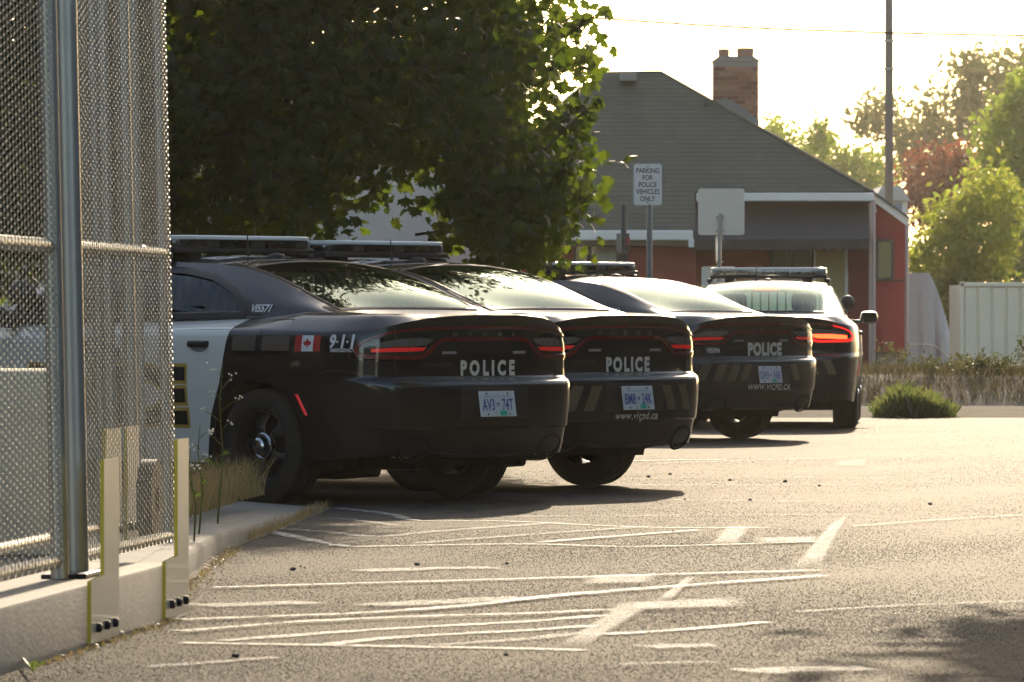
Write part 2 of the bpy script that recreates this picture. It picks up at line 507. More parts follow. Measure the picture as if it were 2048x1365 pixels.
def build_car():
    """one saloon police car at the origin, rear bumper at x=0, nose at +x"""
    root = empty('police_car')
    # --- shell
    ss = [0]
    while ss[-1] < SL:
        x = float(outl(ss[-1])[0])
        near = min(abs(abs(x - AX_R) - ARCH), abs(abs(x - AX_F) - ARCH))
        ss.append(ss[-1] + (.008 if near < .03 else .02 if near < .15 else .028 if ss[-1] < 1.3 else .05))
    ss = np.array(ss[:-1] + [SL])
    zl = np.array([.18, .2, .22, .24, .26, .28, .30, .33, .36, .39, .42, .445, .452, .457, .462, .468, .50, .54, .58, .62, .66, .69, .712, .722, .732, .738, .744, .7485, .753, .759, .765, .775, .80, .83, .86, .89, .92, .95, .98, 1.0, 1.02, 1.03, 1.045, 1.06, 1.075, 1.088, 1.10, 1.108, 1.115, 1.14])
    A, Z = np.meshgrid(ss, zl, indexing='ij')
    Zc = np.minimum(np.maximum(Z, zb(A)), zt(A))
    v = S(A, Zc).reshape(-1, 3); f = grid_faces(*A.shape)
    ks = np.array([0, .012, .03, .055, .085, .12, .17, .24, .35, .5, .72, 1.0])
    A2, K2 = np.meshgrid(ss, ks, indexing='ij')
    t3 = T(A2, K2)
    c = t3[:-1, :-1]
    hole = (c[..., 0] > .95) & (c[..., 0] < 3.8) & (K2[:-1, :-1] >= .24)
    hole |= (c[..., 0] > .76) & (c[..., 0] < 3.8) & (K2[:-1, :-1] >= .35)
    f2 = grid_faces(*A2.shape, keep=~hole)
    n0 = len(v)
    v = np.vstack([v, t3.reshape(-1, 3)]); f = f + [tuple(i + n0 for i in q) for q in f2]
    # wheel-arch lips
    for ax in (AX_R, AX_F):
        th = np.linspace(RAD(-18), RAD(198), 40)
        xs = ax + ARCH * np.cos(th); zs = np.maximum(WR + ARCH * np.sin(th), .2)
        rows = []
        for o in (.0005, -.02, -.05, -.22):
            rows.append(S(s_of_x(xs), zs, o))
        n0 = len(v)
        v = np.vstack([v, np.stack(rows, 1).reshape(-1, 3)]); f = f + [tuple(i + n0 for i in q) for q in grid_faces(40, 4)]
    v, f = mirror(v, f)
    clean('body', v, f, MATS['paint_black'], root, sharp=28)
    # --- greenhouse: roof skin with the two glass openings left open, side skins with the side windows left open
    nt = 89; tt = np.linspace(0, 11, nt)
    kk = np.array([0, .02, .05, .09, .15, .24, .36, .5, .68, .85, 1.0])
    Tm, Km = np.meshgrid(tt, kk, indexing='ij')
    tm, km = Tm[:-1, :-1] + .06, Km[:-1, :-1]
    rg = (tm > .25) & (tm < 2.93) & (km >= .05)
    wg = (tm > 8.1) & (tm < 10.9) & (km >= .05)
    gv = gtop(Tm, Km).reshape(-1, 3)
    v, f = mirror(gv, grid_faces(nt, len(kk), keep=~(rg | wg)))
    roof = clean('roof', v, f, MATS['paint_black'], root, sharp=40)
    for nm, sel, mt in (('rear_window', rg, 'window_glass'), ('windscreen', wg, 'window_glass')):
        v, f = mirror(gtop(Tm, Km, .003).reshape(-1, 3), grid_faces(nt, len(kk), keep=sel))
        clean(nm, v, f, MATS[mt], root, sharp=60)
    # black seal round the rear glass
    tl = np.linspace(.22, 3.0, 40)
    rows = [gtop(tl, np.full(40, k), o) for k, o in ((.035, .0025), (.04, .006), (.062, .006), (.066, .003))]
    v, f = mirror(np.stack(rows, 1).reshape(-1, 3), grid_faces(40, 4))
    kl = np.linspace(.04, 1, 16)
    for t0, t1 in ((2.90, 3.01), (.18, .3)):
        rows = [gtop(np.full(16, t), kl, o) for t, o in ((t0, .003), (t0 + .02, .006), (t1 - .02, .006), (t1, .003))]
        v2, f2 = mirror(np.stack(rows, 1).reshape(-1, 3), grid_faces(16, 4))
        f = f + [tuple(i + len(v) for i in q) for q in f2]; v = np.vstack([v, v2])
    clean('window_seal', v, f, MATS['rubber_trim'], root, dist=1e-5)
    # side skins
    WIN = [(1.33, 1.135), (1.40, 1.21), (1.52, 1.285), (1.72, 1.358), (2.0, 1.400), (2.4, 1.418), (2.8, 1.402), (3.08, 1.335), (3.45, 1.165), (3.5, 1.118), (2.5, 1.118), (1.8, 1.128)]
    def inside(x, z):
        c_ = False; j = len(WIN) - 1
        for i in range(len(WIN)):
            (xi, zi), (xj, zj) = WIN[i], WIN[j]
            if (zi > z) != (zj > z) and x < (xj - xi) * (z - zi) / (zj - zi) + xi: c_ = not c_
            j = i
        return c_
    nt2 = 150; t2 = np.linspace(0, 11, nt2); q2 = np.linspace(0, 1, 22)
    T2, Q2 = np.meshgrid(t2, q2, indexing='ij')
    gs = gside(T2, Q2)
    cen = (gs[:-1, :-1] + gs[1:, 1:]) / 2
    win = np.array([[inside(cen[i, j, 0], cen[i, j, 2]) for j in range(21)] for i in range(nt2 - 1)])
    v, f = mirror(gs.reshape(-1, 3), grid_faces(nt2, 22, keep=~win))
    clean('pillar_panel', v, f, MATS['paint_black'], root, sharp=50)
    grow = win.copy()
    for a, b in ((1, 0), (-1, 0), (0, 1), (0, -1)): grow |= np.roll(np.roll(win, a, 0), b, 1)
    gi = gside(T2, Q2, -.006)
    for sgn in (1, -1):
        clean('side_window', gi.reshape(-1, 3) * (1, sgn, 1), grid_faces(nt2, 22, keep=grow), MATS['window_tint'], root, sharp=60)
        # black frame along the opening, with the broad black tail at the rear
        w = np.array(WIN + [WIN[0]]); wc = []
        for i in range(len(w) - 1):
            for t in np.linspace(0, 1, 8, endpoint=False): wc.append(w[i] + (w[i + 1] - w[i]) * t)
        wc = np.array(wc); cc = wc.mean(0)
        d = np.gradient(np.vstack([wc[-2:], wc, wc[:2]]), axis=0)[2:-2]; d /= np.linalg.norm(d, axis=1)[:, None]
        nn = np.stack([-d[:, 1], d[:, 0]], 1)
        rows = []
        for o, h in ((-.02, .001), (-.014, .007), (.016, .007), (.022, .001)):
            q = wc + nn * o
            p = side_at(q[:, 0], q[:, 1], h); p[:, 1] *= sgn
            rows.append(p)
        rr = np.stack(rows, 1); rr = np.vstack([rr, rr[:1]])
        clean('window_frame', rr.reshape(-1, 3), grid_faces(len(rr), 4), MATS['rubber_trim'], root)
        pz = np.linspace(.07, .9, 8)
        p = np.stack([gside(np.full(8, t), pz, .004) for t in (5.95, 6.0, 6.08, 6.13)], 1); p[..., 1] *= sgn
        mesh_obj('door_pillar', p.reshape(-1, 3), grid_faces(8, 4), MATS['rubber_trim'], root)
        tail = np.array([(1.20, 1.128), (1.27, 1.175), (1.36, 1.225), (1.42, 1.215), (1.37, 1.17), (1.335, 1.135)])
        p = side_at(tail[:, 0], tail[:, 1], .005); p[:, 1] *= sgn
        mesh_obj('window_tail', p, [(0, 1, 4, 5), (1, 2, 3, 4)], MATS['rubber_trim'], root)
    # --- doors: white panels over the shell, with gaps
    def door(xr, xf, name, sgn):
        zz = np.array([.215, .26, .30, .36, .45, .52, .6, .66, .72, .8, .87, .95, 1.0, 1.03])
        nx = 26; rows = []
        for z in zz:
            x = np.linspace(np.interp(z, xr[0], xr[1]), xf, nx)
            s = s_of_x(x); rows.append(S(s, np.minimum(z, zt(s) - .002), .0035))
        for k in (.012, .03, .055, .085, .12):
            x = np.linspace(np.interp(1.03 + k * .5, xr[0], xr[1]), xf, nx)
            s = s_of_x(x); rows.append(T(s, np.full(nx, k), .0035))
        g = np.stack(rows, 1); g[..., 1] *= sgn
        return clean(name, g.reshape(-1, 3), grid_faces(nx, len(rows)), MATS['paint_white'], root, sharp=60)
    for sgn in (1, -1):
        d1 = door(([.2, .35, .5, .6, .72, 1.03, 1.1], [1.56, 1.53, 1.50, 1.455, 1.395, 1.335, 1.27]), 2.455, 'rear_door', sgn)
        d2 = door(([.2, 1.1], [2.468, 2.468]), 3.56, 'front_door', sgn)
        for par, x0 in ((d1, 1.50), (d2, 2.60)):
            s0 = float(s_of_x(x0 + .1)); p = S(s0, .955, 0)
            h = MB()
            yy = float(p[1])
            h.bbox(x0, x0 + .17, yy - .01, yy + .035, .935, .975, .012)
            ho = h.build('door_handle', MATS['plastic_black'], par, True, 40)
            ho.scale = (1, sgn, 1)
            cu = MB(); n = 14
            v2 = np.array([(.075 * math.cos(t), .03 * math.sin(t)) for t in np.linspace(math.pi, 2 * math.pi, n)])
            p = S(s_of_x(x0 + .085 + v2[:, 0]), .936 + v2[:, 1], .0048); p[:, 1] *= sgn
            mesh_obj('handle_cup', p, [tuple(range(n))], MATS['letter_grey'], par)
        # black sill under the doors
        xs = np.linspace(1.55, 3.65, 20); s = s_of_x(xs)
        g = np.stack([S(s, np.full(20, z), o) for z, o in ((.155, -.05), (.16, .012), (.235, .012), (.24, .001))], 1); g[..., 1] *= sgn
        clean('sill', g.reshape(-1, 3), grid_faces(20, 4), MATS['plastic_black'], root)
        # door mirror and pillar spot lamp
        m = MB(); m.bbox(3.30, 3.45, .93, 1.12, 1.05, 1.18, .05); m.bbox(3.36, 3.43, .80, .96, 1.05, 1.09, .01)
        mo = m.build('door_mirror', MATS['paint_black'], root, True, 45); mo.scale = (1, sgn, 1)
        m = MB(); m.bbox(3.294, 3.299, .955, 1.10, 1.07, 1.16, .002)
        g2 = m.build('mirror_glass', MATS['lamp_smoke'], mo)
        m = MB(); m.lathe([(0, .001), (.0, .06), (.02, .075), (.10, .078), (.14, .06), (.165, .02), (.168, .001)], 'z', 20, Matrix.Translation((3.44, .80, 1.27)) @ Matrix.Rotation(RAD(-90), 4, 'Y'))
        m.tube([(3.42, .80, 1.22), (3.44, .76, 1.12)], .012)
        so = m.build('spot_lamp', MATS['plastic_black'], root, True, 40); so.scale = (1, sgn, 1)
    # --- shut lines: fuel flap, trunk lid
    def line3(p, r, name, parent=root):
        return MB().tube(p, r, 5).build(name, MATS['rubber_trim'], parent)
    fl = [(1.06, 1.00), (1.06, 1.032), (1.035, None), (.86, None), (.83, 1.03), (.83, .965), (.86, .945), (1.03, .945), (1.06, .965), (1.06, 1.0)]
    pts = []
    for x, z in fl:
        s = float(s_of_x(x)); pts.append(Vector(S(s, z, .0005)) if z else Vector(T(s, .085, .0005)))
    line3(pts, .0028, 'fuel_flap_seam')
    for sgn in (1, -1):
        pts = [Vector(T(s, k, .0005)) for s, k in ((.80, .0), (.84, .06), (.95, .13), (1.10, .2), (1.25, .235))]
        pts = [Vector(S(.735, z, .001)) for z in (.77, .84, .92, 1.0, 1.06)] + pts
        line3([Vector((p.x, p.y * sgn, p.z)) for p in pts], .0028, 'boot_lid_seam')
        # bumper to wing seam
        pts = [Vector(S(s, z, .0005)) for s, z in ((.86, .765), (.93, .775), (1.02, .79), (1.12, .80), (1.22, .80), (1.3, .76), (1.35, .69))]
        line3([Vector((p.x, p.y * sgn, p.z)) for p in pts], .0022, 'bumper_seam')
    # --- tail lights
    for sgn in (1, -1):
        hp, hf = patch_rear(([(.40, .965), (.55, 1.018), (.75, 1.008), (.93, .975), (1.06, .925)], [(.40, .955), (.50, .875), (.70, .862), (.90, .858), (1.05, .87)]), sgn, .0022, 26, 8)
        lamp = mesh_obj('tail_light', hp, hf, MATS['lamp_smoke'], root, True)
        pv, pf = patch_rear(([(.43, .985), (.53, .992), (.72, .985), (.92, .955)], [(.47, .962), (.56, .945), (.73, .943), (.92, .935)]), sgn, .006, 20, 5)
        mesh_obj('reverse_lens', pv, pf, MATS['lamp_clear'], lamp, True)
        pv, pf = patch_rear(([(.49, .937), (.58, .938), (.74, .937), (.91, .930)], [(.52, .918), (.60, .914), (.74, .912), (.91, .910)]), sgn, .0062, 20, 4)
        mesh_obj('lamp_bar', pv, pf, MATS['lamp_red_bright'], lamp, True)
        tv, tf = strip_rear([(.62, .998), (.618, .94), (.622, .88)], [.004] * 3, sgn, 6, .0075)
        mesh_obj('lamp_seam', tv, tf, MATS['rubber_trim'], lamp)
        sv, sf = strip_rear([(.735, 1.032), (.84, 1.012), (.93, .985), (.985, .955), (1.005, .925), (.99, .898), (.94, .886), (.80, .880), (.66, .877), (.56, .879), (.50, .893), (.44, .935), (.39, .970), (.33, .984), (.25, .986)],
                            [.016, .016, .018, .024, .03, .03, .03, .028, .027, .028, .028, .026, .024, .022, .022], sgn, 8, .0085)
        clean('light_ring', sv, sf, MATS['lamp_red'], lamp, 40, 1e-5)
    cv, cf = strip_rear([(-.25, .986), (-.1, .987), (.1, .987), (.25, .986)], [.022] * 4, 1, 10, .0085)
    clean('lower_light_strip', cv, cf, MATS['lamp_red'], root, 40, 1e-5)
    cv, cf = strip_rear([(-.735, 1.032), (-.55, 1.046), (-.3, 1.054), (0, 1.057), (.3, 1.054), (.55, 1.046), (.735, 1.032)], [.016, .017, .019, .02, .019, .017, .016], 1, 10, .0085)
    clean('upper_light_strip', cv, cf, MATS['lamp_red'], root, 40, 1e-5)
    for i in range(5):
        v2, f2 = text2d('DODGE'[i], .024, .02, 1.5)
        on_rear(v2, f2, 'maker_letter', MATS['badge_silver'], root, .25 - i * .125, 1.016, .004)
    v2, f2 = text2d('CHARGER', .020, .0, 1.75, .35)
    on_rear(v2, f2, 'model_lettering', MATS['badge_dark'], root, .40, .835, .005)
    for y0 in (.30, -.30):
        m = MB()
        for i in range(7):
            yy = y0 + (i - 3) * .0165
            p = S(abs(yy), .905, .004); m.bbox(float(p[0]) - .006, float(p[0]) + .002, yy - .006, yy + .006, .898, .914, .002)
        m.build('strobe_light', MATS['letter_grey'], root)
    # --- plate recess, exhausts, lower valance
    pl, pf = rect2(.56, .185, 8, 3)
    on_rear(pl, pf, 'plate_recess', MATS['plastic_black'], root, 0, .605, .0015)
    for sgn in (1, -1):
        m = MB(); y0 = .60
        M0 = Matrix.Translation((.115, y0, .345)) @ Matrix.Rotation(RAD(-90), 4, 'Z') @ Matrix.Diagonal((1.35, 1, 1, 1))
        m.lathe([(-.30, .040), (.045, .046), (.055, .050), (.055, .054), (.03, .056), (-.05, .056)], 'y', 24, Matrix.Translation((.19, y0, .335)) @ Matrix.Rotation(RAD(90), 4, 'Z') @ Matrix.Diagonal((1.25, 1, 1, 1)))
        e = m.build('exhaust_tip', MATS['rim_black'], root, True, 40); e.scale = (1, sgn, 1)
        n = 28; rows = []
        for r, o in ((1.0, .001), (1.03, .006), (1.12, .005), (1.2, .0)):
            th = np.linspace(0, 2 * math.pi, n)
            p = S(.61 + .125 * r * np.cos(th), .335 + .068 * r * np.sin(th), o); p[:, 1] *= sgn; rows.append(p)
        clean('exhaust_bezel', np.stack(rows, 1).reshape(-1, 3), grid_faces(n, 4), MATS['underbody'], root, 40, 1e-5)
        th = np.linspace(0, 2 * math.pi, n)
        p = S(.61 + .12 * np.cos(th[:-1]), .335 + .065 * np.sin(th[:-1]), .0012); p[:, 1] *= sgn
        mesh_obj('exhaust_hole', p, [tuple(range(n - 1))], MATS['underbody'], root)
        # red side marker
        c = crom([(.735, .66), (.70, .60), (.665, .535)], 6)
        s = s_of_x(c[:, 0])
        g = np.stack([S(s, c[:, 1] + o[0], o[1]) + np.array((o[2], 0, 0)) for o in ((0, .001, -.013), (0, .006, -.009), (0, .006, .009), (0, .001, .013))], 1); g[..., 1] *= sgn
        mesh_obj('side_marker', g.reshape(-1, 3), grid_faces(len(c), 4), MATS['lamp_red_bright'], root, True)
    vv, vf = strip_rear([(-.40, .30), (-.2, .292), (0, .29), (.2, .292), (.40, .30)], [.02] * 5, 1, 8, .012)
    clean('valance_lip', vv, vf, MATS['plastic_black'], root, 40, 1e-5)
    # --- underside, wheel wells
    m = MB(); m.box(.55, 4.85, -.60, .60, .22, .46); m.box(1.52, 3.68, -.86, .86, .17, .30)
    m.box(.22, .60, -.70, .70, .33, .42); m.tube([(.7, .3, .2), (1.0, .38, .18), (1.6, .1, .17)], .045)
    m.build('underbody', MATS['underbody'], root)
    for ax in (AX_R, AX_F):
        for sgn in (1, -1):
            th = np.linspace(RAD(-20), RAD(200), 26); r = ARCH + .012
            rows = [np.stack([ax + r * np.cos(th), np.full(26, y * sgn), np.maximum(WR + r * np.sin(th), .19)], -1) for y in (.58, .90)]
            mesh_obj('wheel_well', np.stack(rows, 1).reshape(-1, 3), grid_faces(26, 2), MATS['underbody'], root)
    # --- wheels
    wheel0 = None
    for ax in (AX_R, AX_F):
        for sgn in (1, -1):
            w = empty('wheel', (ax, sgn * .805, WR), 0 if sgn > 0 else math.pi, root)
            if wheel0 is None:
                wheel0 = w
                m = MB(); m.lathe([(-.10, .215), (-.122, .235), (-.127, .275), (-.12, .31), (-.10, .332), (-.095, .343), (-.055, .3455), (-.052, .338), (-.045, .338), (-.042, .346), (-.003, .347), (0, .339), (.008, .339), (.011, .347), (.042, .346), (.045, .338), (.052, .338), (.055, .3455), (.095, .343), (.10, .332), (.12, .31), (.127, .275), (.122, .235), (.10, .215)], 'y', 56)
                m.build('tyre', MATS['tyre_rubber'], w, True, 35)
                m = MB(); m.lathe([(-.11, .218), (-.10, .20), (.03, .19), (.075, .205), (.098, .212), (.102, .222), (.094, .224)], 'y', 48)
                # pressed disc with five oval openings between broad spokes
                n5 = 5
                for k in range(n5):
                    a0 = 2 * math.pi * k / n5
                    for (da, db, r0, r1, y0, y1) in ((-.36, .36, .075, .195, .075, .045),):
                        rows = []
                        for rr_, yy in ((.06, .052), (.085, .078), (.11, .084), (.145, .07), (.175, .052), (.196, .045)):
                            wid = .42 - .10 * math.sin((rr_ - .06) / .136 * math.pi)
                            rows.append([(rr_ * math.cos(a0 + wid * t), yy - .014 * abs(t) ** 3, rr_ * math.sin(a0 + wid * t)) for t in np.linspace(-1, 1, 7)])
                        g = [p for r_ in rows for p in r_]
                        m.add([Vector(p) for p in g], grid_faces(len(rows), 7))
                m.lathe([(.02, .001), (.02, .19)], 'y', 40)
                m.build('rim', MATS['rim_black'], w, True, 40)
                m = MB(); m.lathe([(.07, .082), (.088, .080), (.092, .072), (.088, .064), (.10, .058), (.125, .050), (.135, .036), (.137, .0005)], 'y', 36)
                m.build('hub_cap', MATS['chrome'], w, True, 30)
            else:
                for ch in list(wheel0.children):
                    cpy = ch.copy(); COL.objects.link(cpy); cpy.parent = w
    # --- cabin
    m = MB(); m.box(.70, 1.30, -.66, .66, 1.085, 1.105); m.box(1.15, 3.7, -.72, .72, .46, .50); m.box(.75, .80, -.7, .7, .46, 1.10)
    m.build('parcel_shelf', MATS['cabin_cloth'], root)
    m = MB(); m.bbox(1.28, 1.46, -.62, .62, .5, 1.16, .04); m.bbox(1.44, 1.98, -.62, .62, .5, .78, .05)
    m.build('rear_seat', MATS['cabin_cloth'], root, True, 40)
    for y in (.36, -.36):
        m = MB(); m.bbox(2.42, 2.58, y - .24, y + .24, .6, 1.17, .05); m.bbox(2.43, 2.54, y - .13, y + .13, 1.18, 1.36, .045); m.bbox(2.55, 3.05, y - .25, y + .25, .5, .74, .05)
        m.build('front_seat', MATS['cabin_cloth'], root, True, 40)
    m = MB(); m.bbox(3.35, 3.95, -.72, .72, .85, 1.07, .04)
    m.build('dashboard', MATS['cabin_cloth'], root, True, 40)
    m = MB(); m.box(2.20, 2.22, -.62, .62, .6, 1.12)
    for i in range(15): m.box(2.20, 2.212, -.62 + i * .087, -.606 + i * .087, 1.12, 1.38)
    m.box(2.195, 2.22, -.56, .56, 1.37, 1.40)
    m.build('cabin_screen', MATS['cabin_grey'], root)
    for sgn in (1, -1):
        m = MB()
        for i in range(9):
            x = 1.5 + i * .095
            p0 = side_at(np.array([x]), np.array([1.10]), -.05)[0]; p1 = side_at(np.array([x]), np.array([1.37 if i > 1 else 1.24 + i * .05]), -.04)[0]
            m.tube([p0 * (1, sgn, 1), p1 * (1, sgn, 1)], .010, 6)
        m.build('window_bars', MATS['cabin_grey'], root)
    # --- roof equipment: light bar, feet, aerials
    X0, ZR = 2.30, 1.488
    m = MB(); m.bbox(X0 - .13, X0 + .13, -.60, .60, ZR + .028, ZR + .062, .012)
    for y in (.40, -.40): m.bbox(X0 - .10, X0 + .10, y - .05, y + .05, ZR - .02, ZR + .03, .008)
    for y in (.575, -.575):
        sg = 1 if y > 0 else -1
        m.tube([(X0, y * .97, ZR + .035), (X0, y * 1.06, ZR + .01), (X0, y * 1.06, ZR - .045)], .013, 6)
        m.bbox(X0 - .09, X0 + .10, min(y, y + sg * .06), max(y, y + sg * .06), ZR - .01, ZR + .026, .01)
    bar = m.build('light_bar', MATS['plastic_black'], root, True, 40)
    def bar_shell(name, mt, z0, z1, inset, par):
        n = 40; rows = []
        th = np.linspace(0, 2 * math.pi, n, endpoint=False)
        ex = .28
        cx = np.sign(np.cos(th)) * np.abs(np.cos(th)) ** ex * .135; cy = np.sign(np.sin(th)) * np.abs(np.sin(th)) ** ex * .60
        # boat-tailed ends
        for z, sc in ((z0, .985), (z0 + .3 * (z1 - z0), 1.0), (z0 + .75 * (z1 - z0), 1.0), (z1 - .004, .985), (z1, .94)):
            rows.append(np.stack([X0 + cx * (sc - inset), cy * (1 - (1 - sc) * .5 - inset * .3) * (1 - .04 * (np.abs(cx) / .135) ** 2), np.full(n, z)], -1))
        v = np.vstack(rows)
        f = [(i * n + k, i * n + (k + 1) % n, (i + 1) * n + (k + 1) % n, (i + 1) * n + k) for i in range(4) for k in range(n)]
        f.append(tuple(4 * n + k for k in range(n)))
        return mesh_obj(name, v, f, mt, par, True, 40)
    bar_shell('light_bar_lens', MATS['lens_clear'], ZR + .060, ZR + .118, 0, bar)
    bar_shell('light_bar_lid', MATS['bar_lid'], ZR + .112, ZR + .138, .0, bar)
    for i in range(9):
        yy = -.52 + i * .13
        for xs in (-1, 1):
            m = MB(); m.bbox(X0 + xs * .10 - .015, X0 + xs * .10 + .015, yy - .052, yy + .052, ZR + .066, ZR + .108, .004)
            for j in range(7): m.box(X0 + xs * .117 - .002, X0 + xs * .117 + .002, yy - .045 + j * .014, yy - .040 + j * .014, ZR + .070, ZR + .104)
            m.build('flash_module', MATS['chrome_dark' if i % 3 else 'cabin_grey'], bar)
    m = MB(); m.bbox(X0 - .085, X0 + .085, -.56, .56, ZR + .062, ZR + .09, .004)
    m.build('circuit_tray', MATS['plastic_black'], bar)
    zr = lambda x: float(np.interp(x, GH[:, 6], GH[:, 7]))
    m = MB(); m.lathe([(0, .045), (.012, .044), (.022, .036), (.030, .012), (.031, .001)], 'z', 18, Matrix.Translation((1.90, 0, zr(1.9) - .004)) @ Matrix.Diagonal((1.5, 1, 1, 1)))
    m.build('roof_antenna', MATS['plastic_black'], root, True, 40)
    m = MB(); m.tube([(2.02, .12, zr(2.02) - .01), (2.02, .12, zr(2.02) + .03), (2.03, .12, zr(2.02) + .035), (2.03, .12, zr(2.02) + .14)], [.012, .011, .006, .003], 8)
    m.build('whip_aerial', MATS['plastic_black'], root)
    m = MB(); m.bbox(1.49, 1.52, -.13, .13, zr(1.5) - .058, zr(1.5) - .028, .004)
    m.build('high_brake_light', MATS['lamp_red'], root)
    return root

def copy_tree(o, parent=None):
    c = o.copy(); COL.objects.link(c); c.parent = parent
    for k in ('label', 'category', 'group', 'kind'):
        pass
    for ch in list(o.children): copy_tree(ch, c)
    return c

def plate(car, num_a, num_b):
    pv, pf = rect2(.305, .152, 4, 2)
    x0 = float(S(0, .605, 0)[0]) - .020
    M0 = Matrix.Rotation(RAD(4), 4, 'Y')
    def flat(v2, f, name, m, par, off, dy=0, dz=0):
        vs = [(-off + (z + dz) * .15 + x0, -(a + dy), z + dz + .600) for a, z in v2]
        return mesh_obj(name, vs, f, m, par)
    m = MB(); m.bbox(x0, x0 + .005, -.1525, .1525, .524, .676, .002)
    pl = m.build('license_plate', MATS['plate_white'], car)
    for vv in pl.data.vertices: vv.co.x += (vv.co.z - .6) * .15
    for txt, dy in ((num_a, -.082), (num_b, .082)):
        v2, f = text2d(txt, .068, .012, .62)
        flat(v2, f, 'plate_number', MATS['plate_blue'], pl, .004, dy, -.004)
    v2, f = text2d('Beautiful British Columbia', .016, .0, .92)
    flat(v2, f, 'plate_motto', MATS['plate_pale_blue'], pl, .004, 0, .047)
    v2, f = rect2(.026, .018, 1, 1)
    flat(v2, f, 'plate_emblem', MATS['plate_pale_blue'], pl, .004, 0, -.006)
    v2, f = rect2(.024, .007, 1, 1)
    flat(v2, f, 'plate_emblem_red', MATS['flag_red'], pl, .005, 0, .004)
    v2, f = rect2(.060, .026, 1, 1)
    flat(v2, f, 'plate_sticker', MATS['sticker_green'], pl, .004, .04, -.055)
    v2, f = text2d('31', .014, .01)
    flat(v2, f, 'plate_month', MATS['letter_grey'], pl, .004, -.025, -.055)
    for a in (-.09, .09):
        for b in (.062, -.062):
            m = MB(); m.lathe([(0, .006), (.004, .005), (.005, .0005)], 'z', 10, Matrix.Translation((x0 - .002 + b * .15, a, .60 + b)) @ Matrix.Rotation(RAD(-90), 4, 'Y'))
            m.build('plate_bolt', MATS['bolt_dark'], pl)

def side_words(car, left):
    par = next(c for c in car.children if c.name.startswith('rear_door') and (np.sign(c.data.vertices[0].co.y) > 0) == left)
    for txt, h, z, xs, x0, bold, sp in (('VICTORIA', .085, .885, 1.0, 2.45, .03, 1.05), ('POLICE', .315, .645, .92, 2.42, .05, 1.08)):
        if txt == 'POLICE':
            v2, f = text2d(txt, h, bold + .045, xs, 0, sp, seg=.06); on_side(v2, f, 'door_lettering_edge', MATS['letter_gold'], car, x0, z, .0055, left)
        v2, f = text2d(txt, h, bold, xs, 0, sp, seg=.06); on_side(v2, f, 'door_lettering', MATS['letter_black'], car, x0, z, .0075, left)

def flag_911(car, left):
    for dx in (-.0745, .0745):
        v2, f = rect2(.056, .095, 2, 2); v2[:, 0] += dx
        on_side(v2, f, 'flag_bar', MATS['flag_red'], car, .645, .962, .0042, left)
    v2, f = rect2(.093, .095, 2, 2); on_side(v2, f, 'flag_field', MATS['flag_white'], car, .645, .962, .0042, left)
    v2 = np.array(FLAG_LEAF) * .040; v2 = np.vstack([v2, [(0, .012)]]); n = len(FLAG_LEAF)
    on_side(v2, [(i, (i + 1) % n, n) for i in range(n)], 'flag_maple_leaf', MATS['flag_red'], car, .645, .955, .0062, left)
    v2, f = text2d('9', .075, .038, .8, .12); v2[:, 0] *= 1.1; on_side(v2, f, 'emergency_number', MATS['letter_white'], car, .445, .975, .0042, left)
    v2, f = text2d('1', .075, .045, .8, .12); on_side(v2, f, 'emergency_number', MATS['letter_white'], car, .375, .975, .0042, left)
    on_side(v2, f, 'emergency_number', MATS['letter_white'], car, .31, .975, .0042, left)
    for x in (.412, .343):
        v2, f = rect2(.012, .012, 1, 1); on_side(v2, f, 'emergency_dot', MATS['letter_white'], car, x, .972, .0042, left)
    v2, f = text2d('EMERGENCY', .020, .025, .95, 0, 1.1); on_side(v2, f, 'emergency_word', MATS['letter_white'], car, .375, .922, .0042, left)
    for x in (1.19, .915):
        v2, f = rect2(.205 if x > 1 else .235, .09, 4, 2); on_side(v2, f, 'reflective_patch', MATS['decal_brown'], car, x, .962, .0036, left)

def police_rear(car, h=.085, sp=1.35, y0=-.0, z0=.825, bold=.055, xs=.85):
    v2, f = text2d('POLICE', h, bold, xs, 0, sp, seg=.08)
    on_rear(v2, f, 'police_lettering', MATS['letter_cream'], car, y0, z0, .0035)

def unit_number(car, txt, left=True):
    v2, f = text2d(txt, .044, .036, .95, .15)
    x = 1.21 - v2[:, 0] if left else 1.21 + v2[:, 0]
    p = side_at(x, 1.172 + v2[:, 1], .006)
    if not left: p[:, 1] *= -1
    mesh_obj('unit_number', p, f, MATS['letter_white'], car)

def roof_number(car, txt):
    v2, f = text2d(txt, .36, .04, 1.0, seg=.08)
    # read from behind: baseline towards the boot
    xs = 2.02 + v2[:, 1] * .55 ; ys = -v2[:, 0]
    tl = np.interp(xs, GH[:, 6], np.arange(12)); g = np.interp(tl * NG, np.arange(len(GHD)), GHD[:, 4])
    k = 1 - np.minimum(np.abs(ys) / g, 1)
    p = gtop(tl, k, .004); p[:, 1] = ys; p[:, 0] = xs
    mesh_obj('roof_lettering', p, f, MATS['letter_white'], car)

def url(car, txt, h, z0, y0, shear, bold=.028):
    v2, f = text2d(txt, h, bold, .95, shear, 1.1, seg=.06)
    on_rear(v2, f, 'web_lettering', MATS['letter_cream'], car, y0, z0, .0035)

def stripes(car, ys, z0, h, w, sh):
    for y, sg in ys:
        v2, f = rect2(w, h, 3, 3, shear=sh * sg)
        on_rear(v2, f, 'chevron_stripe', MATS['decal_stripe'], car, y, z0, .0022)

def place_car(car, px, d, theta):
    """rear bumper centre seen at photo column px, at distance d; heading turned theta degrees to the left of straight ahead"""
    car.location = ((px - 1024.0) / F * d, d, 0)
    car.rotation_euler = (0, 0, RAD(90 + theta))
